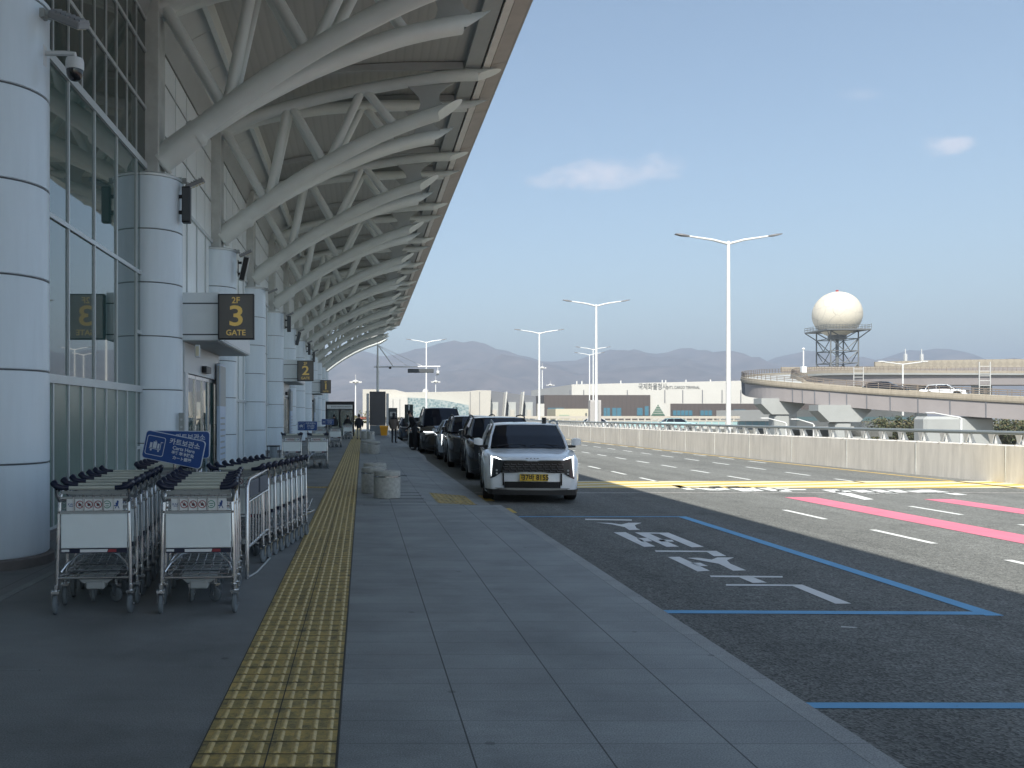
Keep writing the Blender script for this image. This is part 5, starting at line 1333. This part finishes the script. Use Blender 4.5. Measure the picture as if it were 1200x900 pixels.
# left terminal
Y=200.
lt = thing('cream_terminal', 'cream terminal with curved patterned glass front and slanted bays with shade in their grey', 'building', (0,Y,0))
mb = MB()
mb.prism_y([(wx(425,Y),GZ),(wx(573,Y),GZ),(wx(575.5,Y),wz(457.5,Y)),(wx(560,Y),wz(457.2,Y)),(wx(548,Y),wz(458.6,Y)),(wx(500,Y),wz(459.5,Y)),(wx(475,Y),wz(459.6,Y)),(wx(463,Y),wz(456.6,Y)),(wx(431,Y),wz(456.2,Y)),(wx(425,Y),wz(456.2,Y))],0,50); mb.build('wall', M_CBLD, lt)
mb = MB(); mb.prism_y([(wx(476,Y),wz(489,Y)),(wx(548,Y),wz(489,Y)),(wx(548,Y),wz(475,Y)),(wx(520,Y),wz(469.5,Y)),(wx(498,Y),wz(467,Y)),(wx(476,Y),wz(466,Y))],-2.2,-.01)
def pat(name):
    m, nt, b = newmat(name); N=nt.nodes; L_=nt.links
    tc=N.new('ShaderNodeTexCoord'); v=N.new('ShaderNodeTexVoronoi'); v.inputs['Scale'].default_value=2.2; L_.new(tc.outputs['Object'],v.inputs['Vector'])
    cr=N.new('ShaderNodeValToRGB'); e=cr.color_ramp.elements; e[0].color=(.13,.20,.22,1); e[1].color=(.33,.38,.38,1); e[0].position=.2; e[1].position=.75
    L_.new(v.outputs['Distance'],cr.inputs['Fac']); L_.new(cr.outputs['Color'],b.inputs['Base Color']); b.inputs['Roughness'].default_value=.25; return m
mb.build('patterned_glass', pat('patterned_glass'), lt)
mb = MB(); mb.prism_y([(wx(447,Y),wz(489,Y)),(wx(477,Y),wz(489,Y)),(wx(477,Y),wz(465,Y)),(wx(447,Y),wz(466.5,Y))],-2.6,-.01); mb.build('annex_front', M_WBLD, lt)
mb = MB(); 
for px in (460,468.,551,562): mb.box(wx(px,Y)-.05,wx(px,Y)+.05,-2.7 if px<470 else -.08,-2.61 if px<470 else -.01,wz(489,Y),wz(468 if px<470 else 459,Y))
for k in range(0): mb.box(wx(549,Y),wx(573,Y),-.06,-.01,wz(463+6*k,Y)-.02,wz(463+6*k,Y)+.02)
mb.build('panel_joint', M_GREYB, lt)
mb = MB(); mb.prism_y([(wx(570,Y),GZ),(wx(632,Y),GZ),(wx(631,Y),wz(464,Y)),(wx(600,Y),wz(460,Y)),(wx(575.6,Y),wz(457.5,Y))],3,48); mb.build('shade_painted_bay', M_GREYB, lt)  # shade on the turned-away bay faces is painted in as dark grey
for a in (594,614): 
    mb = MB(); mb.prism_y([(wx(a-3.5,Y),wz(489,Y)),(wx(a-2.2,Y),wz(489,Y)),(wx(a+.7,Y),wz(459,Y)),(wx(a-.9,Y),wz(459,Y))],.0,2.99); mb.build('slanted_fin', M_WBLD, lt)
for a in (577,598,618):
    mb = MB(); mb.box(wx(a,Y),wx(a+9,Y),2.6,2.99,wz(489,Y),wz(471,Y)); r=mb.build('recess', M_STEEL2, lt)
    mb = MB(); mb.box(wx(a+2,Y),wx(a+7,Y),2.3,2.59,wz(489,Y),wz(480,Y)); mb.build('door', M_CBLD, r)
mb = MB(); mb.box(wx(632,Y),wx(640,Y),2,30,GZ,wz(473,Y)); mb.build('wall', M_WBLD, lt)
mb = MB(); mb.lathe([(.01,wz(460,Y)),(.8,wz(459.6,Y)),(.6,wz(458,Y))],wx(503,Y),12,16)
mb.sphere((wx(503,Y),12,wz(457.5,Y)),.75,12,8); mb.build('roof_dome', M_WBLD, lt, smooth=True)
t = thing('red_roof_shed', 'small shed with a red roof behind the walking person', 'building', (0,160,0)); Y=160.
mb = MB(); mb.box(wx(420,Y),wx(434,Y),0,8,GZ,wz(493,Y)); mb.build('wall', M_CBLD, t)
mb = MB(); mb.prism_y([(wx(419,Y),wz(493,Y)),(wx(435,Y),wz(493,Y)),(wx(432,Y),wz(488.5,Y)),(wx(422,Y),wz(488.5,Y))],-.3,8.3); mb.build('roof', mat('red_roof',(.35,.09,.07),.6), t)
# white warehouse with teal band seen under the ramp
t = thing('blue_band_hall', 'low white hall with pale blue band seen under the ramp', 'building', (0,190,0)); Y=190.
mb = MB(); mb.box(wx(905,Y),wx(1085,Y),0,30,GZ,wz(480,Y)); mb.build('wall', M_WBLD, t)
mb = MB(); mb.box(wx(905,Y),wx(1085,Y),-.1,-.01,wz(493,Y),wz(488.5,Y)); mb.build('window_band', M_TEALP, t)

# ================================================================ VIADUCT
M_VGIR = mat('viaduct_girder',(.27,.25,.25),.7,var=.08,scale=.4)
M_VPAR = concrete_wall_mat('viaduct_parapet',(.31,.275,.22))
M_PIER = mat('pier_concrete',(.33,.345,.34),.8,var=.1,scale=.3)
OUT = [(150,20,-1.6),(125,39,-.9),(95,68,1.2),(80,82,2.3),(69,92,3.12),(60,100.5,4.15),(54.2,106,4.95),(51.3,109.5,5.45),(50.2,112.5,5.8),(50.3,116,6.1),(51.6,120,6.4),(54,126,6.8),(58,133,7.3),(64,141,7.9),(72,149,8.4),(84,157,8.8),(100,164,9.1),(130,172,9.4)]
def sweep(path, prof, name, m, par, step=1):
    rings=[]
    for i,p in enumerate(path):
        d=(path[min(i+1,len(path)-1)]-path[max(i-1,0)]); n=Vector((d.y,-d.x,0)).normalized()
        rings.append([(p.x+n.x*u,p.y+n.y*u,p.z+w) for u,w in prof])
    mb=MB(); mb.loft(rings,True,True); return mb.build(name,m,par)
P = catmull(OUT)
via = thing('curved_ramp', 'elevated concrete ramp curving round at its far left end', 'viaduct', (0,0,0))
sweep(P,[(0,-.05),(0,-.35),(.3,-.42),(6.3,-.42),(6.6,-.3),(6.6,0),(0,0)],'deck',M_PIER,via)
sweep(P,[(0,.0),(0,.30),(.05,.34),(.25,.34),(.3,.0)],'parapet',M_VPAR,via)
sweep(P,[(6.3,.0),(6.35,.45),(6.55,.45),(6.6,.0)],'parapet',M_VPAR,via)
sweep(P,[(-.06,-.18),(-.06,.10),(0,.12),(0,-.36)],'deck_edge',M_VPAR,via)
sweep(P,[(.14,-.43),(.20,-2.1),(6.1,-2.1),(6.2,-.43)],'girder',M_VGIR,via)
rings_=MB(); pr=MB()
for i in range(0,len(P)-1,1):
    p,q=P[i],P[i+1]; d=(q-p); ln=d.length; n=Vector((d.y,-d.x,0)).normalized(); k=max(1,int(ln/1.0))
    for j in range(k):
        a=p+d*(j/k); b=a+n*.1
        pr.tube([(b.x,b.y,b.z+.34),(b.x,b.y,b.z+.98)],.035,5)
        b=a+n*6.45; pr.tube([(b.x,b.y,b.z+.45),(b.x,b.y,b.z+1.1)],.035,5)
        if j%4==0 and ln>1:
            for s_ in range(1):
                b=a+n*.10; rings_=MB(); rings_.tube([(b.x,b.y,b.z-.42),(b.x+n.x*.08,b.y+n.y*.08,b.z-2.05)],.06,4); rings_.build('stiffener', M_GREYB, via)
for zz_,u_ in ((.98,.1),(.78,.1),(.56,.1),(1.1,6.45),(.8,6.45)):
    q_=[]
    for i,p in enumerate(P):
        d=(P[min(i+1,len(P)-1)]-P[max(i-1,0)]); n=Vector((d.y,-d.x,0)).normalized(); q_.append((p.x+n.x*u_,p.y+n.y*u_,p.z+zz_))
    pr.tube(q_,.035,5)
pr.build('railing', mat('ramp_railing_brown',(.20,.165,.135),.6), via)
for (px,Yp,w,zt_,stem) in ((913,110.5,5.4,3.65,True),(984,104.5,6.2,2.75,True),(1117,97,7.6,1.4,False)):
    pr_=thing('ramp_pier',{913:'hammerhead pier under the far left bend of the ramp',984:'hammerhead pier, second from the bend of the ramp',1117:'wide wall pier under the low part of the ramp'}[px],'pier',(wx(px,Yp),Yp,0),R(-40) if 0 else 0,'piers under the curved ramp')
    mb=MB()
    if stem:
        mb.prism_y([(-w/2,zt_),(w/2,zt_),(w/2,zt_-.7),(w/2-1.3,zt_-2.0),(-w/2+1.3,zt_-2.0),(-w/2,zt_-.7)],-1.1,1.1); mb.build('cap',M_PIER,pr_)
        mb=MB(); mb.bbox(-.95,.95,-.95,.95,GZ,zt_-2.0,.2); mb.build('stem',M_PIER,pr_)
    else:
        mb.bbox(-w/2,w/2,-1.1,1.1,GZ,zt_,.3); mb.build('stem',M_PIER,pr_)
# upper ramp behind
via2 = thing('upper_ramp', 'second concrete ramp crossing behind, with patterned beige parapet', 'viaduct')
P2=[Vector(p) for p in ((88,186,11.2),(96,188,11.3),(110,190,11.45),(125,191,11.9),(140,191,12.1),(160,190,12.0),(220,186,11.4),(320,170,9.))]
def vpat(name):
    m, nt, b = newmat(name); N=nt.nodes; L_=nt.links
    tc=N.new('ShaderNodeTexCoord'); mp=N.new('ShaderNodeMapping'); mp.inputs['Rotation'].default_value=(0,R(45),0); mp.inputs['Scale'].default_value=(.9,.9,.9); L_.new(tc.outputs['Object'],mp.inputs['Vector'])
    v=N.new('ShaderNodeTexChecker'); v.inputs['Scale'].default_value=1.; v.inputs['Color1'].default_value=(.30,.27,.215,1); v.inputs['Color2'].default_value=(.25,.225,.18,1); L_.new(mp.outputs['Vector'],v.inputs['Vector'])
    L_.new(v.outputs['Color'],b.inputs['Base Color']); b.inputs['Roughness'].default_value=.8; return m
sweep(P2[2:],[(0,-.6),(0,1.6),(.4,1.6),(.4,-.6)],'parapet',vpat('patterned_parapet'),via2)
sweep(P2,[(.3,-.5),(.3,-2.9),(8,-2.9),(8,-.5)],'girder',M_VGIR,via2)
sweep(P2[:3],[(0,-.6),(0,.5),(.4,.5),(.4,-.6)],'parapet',M_VPAR,via2)
for k in range(9):
    x=92+k*14; mb=MB(); mb.bbox(x-1.2,x+1.2,189.5,193,GZ,8.6,.2); mb.build('pier',M_PIER,via2)
# lamps, ladders, cars on the ramp
for (px,yt,yb,Yd,lab) in ((941.6,409,437,126,'white pole at the bend of the ramp'),):
    t=thing('ramp_pole',lab,'pole',(wx(px,Yd),Yd,wz(yb,Yd)))
    mb=MB(); h=wz(yt,Yd)-wz(yb,Yd); mb.tube([(0,0,0),(0,0,h)],.09,8); mb.bbox(-.35,.35,-.3,.3,0,.9,.03); mb.sphere((0,0,h),.2,8,6); mb.build('pole',M_LAMP,t,smooth=True)
t=thing('ramp_lamp','white double arm lamp standing on the ramp','street lamp',(wx(1058,110),110,1.5+.0),0)
mb=MB(); h=wz(427,110)-1.5; mb.tube([(0,0,0),(0,0,h)],[.12,.08],10); mb.tube([(-1.6*1.7,0,h+.35),(0,0,h),(1.6*1.7,0,h+.35)],.06,8); mb.build('pole',M_LAMP,t,smooth=True)
mb=MB()
for s in (-1,1): mb.bbox(s*2.7-.4,s*2.7+.4,-.12,.12,h+.3,h+.42,.03)
mb.build('lamp_head',M_LAMP,t)
for (px,yt,yb,Yd) in ((1006,430,447,140),(1154,424,452,120)):
    t=thing('ladder_frame','white ladder frame on the ramp, %s'%('near the radar tower' if px<1100 else 'near the moving cars'),'gantry',(wx(px,Yd),Yd,0),0,'white ladder frames on the ramps')
    mb=MB(); z0_,z1_=wz(yb,Yd),wz(yt,Yd)
    for s in (-.75,.75): mb.box(s-.045,s+.045,-.05,.05,z0_-2.5,z1_)
    k=z0_
    while k<z1_: mb.box(-.69,.69,-.05,.05,k,k+.08); k+=.65
    mb.build('ladder',M_BRK,t)
make_car('moving_car','white car on the ramp deck','car',M_WPAINT,(67.3,98.2,3.50),R(46),4.5,1.,detail=False,led=False,group='cars on the ramp')
make_car('moving_car','dark car on the ramp deck','car',M_BPAINT,(63.2,102.5,3.98),R(46),4.5,1.,detail=False,led=False,group='cars on the ramp')

# ================================================================ RADAR DOME
Yr=260.; s_=Yr/F
rt=thing('radar_dome','white faceted radar dome on a steel lattice tower','radar tower',(wx(981,Yr),Yr,0))
rad=26.6*s_; zc=wz(368.5,Yr)
def dome_mat():
    m, nt, b = newmat('radome_shell'); N=nt.nodes; L_=nt.links
    tc=N.new('ShaderNodeTexCoord'); v=N.new('ShaderNodeTexVoronoi'); v.feature='DISTANCE_TO_EDGE'; v.inputs['Scale'].default_value=.30; L_.new(tc.outputs['Object'],v.inputs['Vector'])
    cr=N.new('ShaderNodeValToRGB'); e=cr.color_ramp.elements; e[0].position=.006; e[0].color=(.40,.38,.33,1); e[1].position=.014; e[1].color=(.58,.54,.45,1)
    L_.new(v.outputs['Distance'],cr.inputs['Fac']); L_.new(cr.outputs['Color'],b.inputs['Base Color']); b.inputs['Roughness'].default_value=.6; return m
mb=MB(); mb.sphere((0,0,zc),rad,40,28); mb.build('dome',dome_mat(),rt,smooth=True)
zp=wz(387.5,Yr); pw=25.5*s_; lw=16*s_
mb=MB(); mb.box(-pw,pw,-pw,pw,zp-.35,zp)
M_LAT=mat('lattice_steel',(.13,.14,.145),.6); mb.build('platform',M_LAT,rt)
mb=MB()
for sx in (-1,1):
    mb.tube([(sx*pw,-pw,zp),(sx*pw,-pw,zp+1.5)],.08,6)
for k in range(15): x=-pw+2*pw*k/14; mb.tube([(x,-pw,zp),(x,-pw,zp+1.2)],.05,6); mb.tube([(x,pw,zp),(x,pw,zp+1.2)],.05,6); mb.tube([(-pw,x,zp),(-pw,x,zp+1.2)],.05,6); mb.tube([(pw,x,zp),(pw,x,zp+1.2)],.05,6)
for z in (.6,1.2):
    mb.tube([(-pw,-pw,zp+z),(pw,-pw,zp+z),(pw,pw,zp+z),(-pw,pw,zp+z),(-pw,-pw,zp+z)],.05,6)
mb.build('railing',M_LAT,rt)
mb=MB(); tz=zp-.35; LV=[tz, wz(398,Yr), wz(412,Yr), wz(426,Yr), wz(445,Yr), GZ]
for sx in (-1,1):
    for sy in (-1,1):
        mb.tube([(sx*lw,sy*lw,GZ),(sx*lw,sy*lw,tz)],.20,8)
        mb.tube([(sx*pw*.97,sy*pw*.97,tz),(sx*lw,sy*lw,LV[1])],.16,6); mb.tube([(0,sy*lw,LV[1]),(sx*lw,sy*lw,tz)],.15,6)
for i in range(1,5):
    a,b=LV[i],LV[i+1]
    for s in (-1,1):
        mb.tube([(-lw,s*lw,a),(lw,s*lw,a)],.13,6); mb.tube([(s*lw,-lw,a),(s*lw,lw,a)],.13,6)
        mb.tube([(-lw,s*lw,a),(0,s*lw,b),(lw,s*lw,a)],.14,6); mb.tube([(s*lw,-lw,a),(s*lw,0,b),(s*lw,lw,a)],.14,6)
mb.build('lattice',M_LAT,rt)
mb=MB(); mb.lathe([(2.5,wz(398,Yr)),(2.5,tz)],0,0,16); mb.tube([(0,0,GZ),(0,0,tz)],.45,10); mb.build('core',M_LAT,rt)
mb=MB(); mb.tube([(0,0,zc+rad-.1),(0,0,zc+rad+.5)],.4,8); mb.build('beacon',M_RED,rt)

# ================================================================ TREES
def tree(label, x, y, top, wdt, seed, cols=((.055,.065,.03),(.09,.075,.035))):
    rnd=random.Random(seed); t=thing('tree',label,'tree',(x,y,GZ)); H=top-GZ
    mb=MB(); mb.tube([(0,0,0),(.1,0,H*.3),(0,.1,H*.6)],[.28,.2,.1],8)
    for k in range(7):
        a=rnd.uniform(0,6.28); mb.tube([(0,0,H*(.3+.04*k)),(math.cos(a)*wdt*.35,math.sin(a)*wdt*.35,H*(.55+.05*k))],[.1,.03],6)
    mb.build('trunk',mat('bark',(.07,.055,.045),.9) if 'bark' not in bpy.data.materials else bpy.data.materials['bark'],t,smooth=True)
    mb=MB()
    cl=[(rnd.gauss(0,.42)*wdt*.5,rnd.gauss(0,.42)*wdt*.5,H*(.72)+rnd.gauss(0,.12)*H,rnd.uniform(.5,1.1)) for _ in range(34)]
    for cx,cy,cz,r in cl:
        for _ in range(75):
            u=Vector((rnd.gauss(0,1),rnd.gauss(0,1),rnd.gauss(0,1))).normalized()*r*rnd.uniform(.5,1.)
            p=Vector((cx,cy,min(cz,H-r*.8)))+u; a=Vector((rnd.uniform(-1,1),rnd.uniform(-1,1),rnd.uniform(-.6,.6))).normalized()*rnd.uniform(.10,.2); b=a.cross(Vector((rnd.uniform(-1,1),rnd.uniform(-1,1),rnd.uniform(-1,1)))).normalized()*.10
            mb.add([p-a,p+b,p+a,p-b],[(0,1,2,3)],0 if rnd.random()<.6 else 1)
    me=mb.sheet('crown',[M_LF0,M_LF1],t)
M_LF0=mat('leaf_dark',(.06,.075,.032),.7); M_LF1=mat('leaf_olive',(.13,.11,.05),.7)
for i,(px,py,Yt,w_,lab) in enumerate(((1035,489,125,5,'olive tree top under the ramp, left of the wall pier'),(1048,487.5,128,5.5,'taller dark tree top under the ramp'),(1064,491,124,4,'low shrubby tree top against the wall pier'),
      (1172,491,112,4.5,'tree top right of the wall pier'),(1188,489,115,5,'green tree top just inside the photo edge'),(1206,490,113,5,'dark tree top at the photo edge'),(428,481,150,6,'brown bare looking tree mass above the red roof'))):
    tree(lab, wx(px,Yt), Yt, wz(py,Yt), w_, i+3)

# ================================================================ MOUNTAINS
RID=[(-900,430),(-300,420),(0,415),(200,425),(360,420),(388,424),(414,409),(430,411),(444,415),(463,416),(480,410),(495,404),(510,403),(525,399),(537,403),(553,400),(570,404),(583,408),(600,411),(609,415),(633,423),(660,424),(682,422),(700,415),(715,410),(730,412),(743,409),(765,415),(787,411),(807,405),(823,414),(851,421),(865,419),(884,424),(907,425),(925,416),(937,411),(959,415),(985,417),(1000,420),(1020,427),(1035,425),(1053,413),(1070,409.5),(1085,414),(1101,424),(1150,431),(1250,434),(1500,430),(2000,428),(2600,435)]
def mountains(name, Y0, prof, depth, seed, m, xr, zshift=0, rough=1.):
    mb=MB(); nx=260; ny=34
    V_=[];F_=[]
    for j in range(ny+1):
        t_=j/ny; Y=Y0-depth*.75+depth*1.5*t_
        for i in range(nx+1):
            px=xr[0]+(xr[1]-xr[0])*i/nx
            h=None
            for (a,b),(c_,d_) in zip(prof,prof[1:]):
                if a<=px<=c_: h=b+(d_-b)*(px-a)/(c_-a)
            X=wx(px,Y0); Hh=wz(h-3.0*noise.fractal(Vector((px/13.,seed,0)),1.0,2.1,5),Y0)-GZ
            s=1-abs(t_-.5)*2; s=s**.85
            nz=noise.fractal(Vector((X/420.,Y/420.,seed)),1.0,2.1,6)
            rz_=1-abs(noise.noise(Vector((X/300.,Y/500.,seed+5))))*2
            z=GZ-2+Hh*s*(1+ (.42*nz+.34*rz_-.12)*(1-s)*rough*1.9)+nz*6*rough
            V_.append((X,Y,z))
    for j in range(ny):
        for i in range(nx):
            a=j*(nx+1)+i; F_.append((a,a+1,a+nx+2,a+nx+1))
    mb.add(V_,F_); return struct(mb.sheet(name,m,smooth=True))
M_MT=mat('mountain_winter_woods',(.085,.066,.060),.95,var=.9,scale=.010,detail=10)
M_MT2=mat('mountain_far',(.07,.062,.06),.95,var=.3,scale=.008)
mountains('mountains',4600,RID,2400,1.3,M_MT,(-900,2600))
low=[(-900,470),(300,462),(380,452),(430,446),(480,440),(540,434),(600,442),(680,440),(740,430),(800,426),(850,440),(900,446),(960,450),(1100,455),(2600,460)]
mountains('foothills',3500,low,1100,4.1,M_MT,(-900,2600))
far_=[(-900,440),(600,430),(680,424),(800,416),(860,419),(905,424),(935,420),(1000,424),(1060,420),(1110,426),(1200,430),(2600,438)]
mountains('far_mountains',7600,far_,1800,8.7,M_MT2,(-900,2600))
for px,y0,y1 in ((1061,409,424),(1080,409,422)):
    t=thing('mast_antenna','thin pale mast against the right hand hill, %s one'%('left' if px<1070 else 'right'),'antenna',(wx(px,700),700,GZ),0,'thin masts on the skyline')
    mb=MB(); mb.tube([(0,0,0),(0,0,wz(y0,700)-GZ)],[.7,.35],8); mb.bbox(-1.,1.,-1,1,wz(y1,700)-GZ-3,wz(y0,700)-GZ-4,.1); mb.build('mast',M_BRK,t)

# ================================================================ HAZE
HZ = dict(d=3.4e-4, col=(.71,.83,1.0))
hm=bpy.data.materials.new('haze_air'); hm.use_nodes=True; nt=hm.node_tree; nt.nodes.remove(nt.nodes['Principled BSDF'])
pv=nt.nodes.new('ShaderNodeVolumePrincipled'); pv.inputs['Color'].default_value=(*HZ['col'],1); pv.inputs['Density'].default_value=HZ['d']; pv.inputs['Anisotropy'].default_value=.2
nt.links.new(pv.outputs[0], nt.nodes['Material Output'].inputs['Volume'])
mb=MB(); mb.box(-16000,22000,-1600,10500,-8.5,480); hz=mb.build('haze',hm); hz['kind']='stuff'

# ================================================================ SKY, SUN, CAMERA
SUN=Vector((-.245,-.82,1.0)).normalized()
el=math.asin(SUN.z); az=math.atan2(SUN.x,SUN.y)
w=bpy.data.worlds.new('World'); bpy.context.scene.world=w; w.use_nodes=True; nt=w.node_tree; N=nt.nodes; L_=nt.links
bg=N['Background']; sky=N.new('ShaderNodeTexSky'); sky.sky_type='NISHITA'; sky.sun_disc=False; sky.sun_elevation=el; sky.sun_rotation=az
sky.altitude=0; sky.air_density=1.0; sky.dust_density=1.2; sky.ozone_density=1.2
bg.inputs['Strength'].default_value=.088
tc=N.new('ShaderNodeTexCoord')
def Mm(op,a,b=None,c=None):
    n=N.new('ShaderNodeMath'); n.operation=op
    for i,t_ in enumerate((a,b,c)):
        if t_ is None: continue
        if isinstance(t_,(int,float)): n.inputs[i].default_value=t_
        else: L_.new(t_,n.inputs[i])
    return n.outputs[0]
nrm=N.new('ShaderNodeVectorMath'); nrm.operation='NORMALIZE'; L_.new(tc.outputs['Generated'],nrm.inputs[0])
no=N.new('ShaderNodeTexNoise'); no.inputs['Scale'].default_value=34; no.inputs['Detail'].default_value=9; no.inputs['Roughness'].default_value=.66
mp=N.new('ShaderNodeMapping'); mp.inputs['Scale'].default_value=(1,1,2.0); L_.new(nrm.outputs[0],mp.inputs['Vector']); L_.new(mp.outputs[0],no.inputs['Vector'])
total=None
for (px,py,rx,ry,st) in ((698,206,76,23,1.0),(772,196,36,18,.8),(1112,171,31,15,1.0),(1010,110,30,8,.25),(640,212,30,10,.6)):
    d=Vector(((px-PX0)/F,1,-(py-PY0)/F)); ln=d.length; d.normalize()
    right=Vector((1,0,0)); right=(right-d*right.dot(d)).normalized(); up=right.cross(d)
    if up.z<0: up=-up
    def dot(v,sc):
        n=N.new('ShaderNodeVectorMath'); n.operation='DOT_PRODUCT'; L_.new(nrm.outputs[0],n.inputs[0]); n.inputs[1].default_value=v*sc; return n.outputs['Value']
    a=dot(right, F*ln/rx/1.0); b=dot(up, F*ln/ry/1.0)
    r=Mm('ADD',Mm('MULTIPLY',a,a),Mm('MULTIPLY',b,b)); front=dot(d,1.)
    k=Mm('SUBTRACT',1.0,r); k=Mm('ADD',k,Mm('MULTIPLY',Mm('SUBTRACT',no.outputs['Fac'],.5),2.6))
    mr=N.new('ShaderNodeMapRange'); mr.interpolation_type='SMOOTHSTEP'; mr.inputs['From Min'].default_value=.1; mr.inputs['From Max'].default_value=1.3; mr.inputs['To Max'].default_value=st; L_.new(k,mr.inputs['Value'])
    k=Mm('MULTIPLY',mr.outputs[0],Mm('GREATER_THAN',front,.5)); total=k if total is None else Mm('MAXIMUM',total,k)
cm=N.new('ShaderNodeMix'); cm.data_type='RGBA'; L_.new(Mm('MULTIPLY',total,.55),cm.inputs[0]); tint=N.new('ShaderNodeVectorMath'); tint.operation='MULTIPLY'; tint.inputs[1].default_value=(1.03,1.03,.95); L_.new(sky.outputs[0],tint.inputs[0]); L_.new(tint.outputs[0],cm.inputs[6]); cm.inputs[7].default_value=(6.2,5.8,6.05,1)
L_.new(cm.outputs[2],bg.inputs['Color'])
ld=bpy.data.lights.new('sun','SUN'); ld.energy=4.2; ld.angle=R(.53); ld.color=(1,.955,.87)
lo=bpy.data.objects.new('sun',ld); C.objects.link(lo); lo.rotation_euler=SUN.to_track_quat('Z','Y').to_euler(); lo.location=(0,0,50)
cd=bpy.data.cameras.new('camera'); cam=bpy.data.objects.new('camera',cd); C.objects.link(cam)
cam.location=(0,0,CH); cam.rotation_euler=(R(90),0,0); cd.sensor_width=36; cd.lens=36*F/1200; cd.shift_x=(600-PX0)/1200; cd.shift_y=(PY0-450)/1200
cd.clip_start=.1; cd.clip_end=60000
sc=bpy.context.scene; sc.camera=cam
sc.view_settings.view_transform='Standard'; sc.view_settings.look='None'; sc.view_settings.exposure=1.03; sc.view_settings.gamma=1
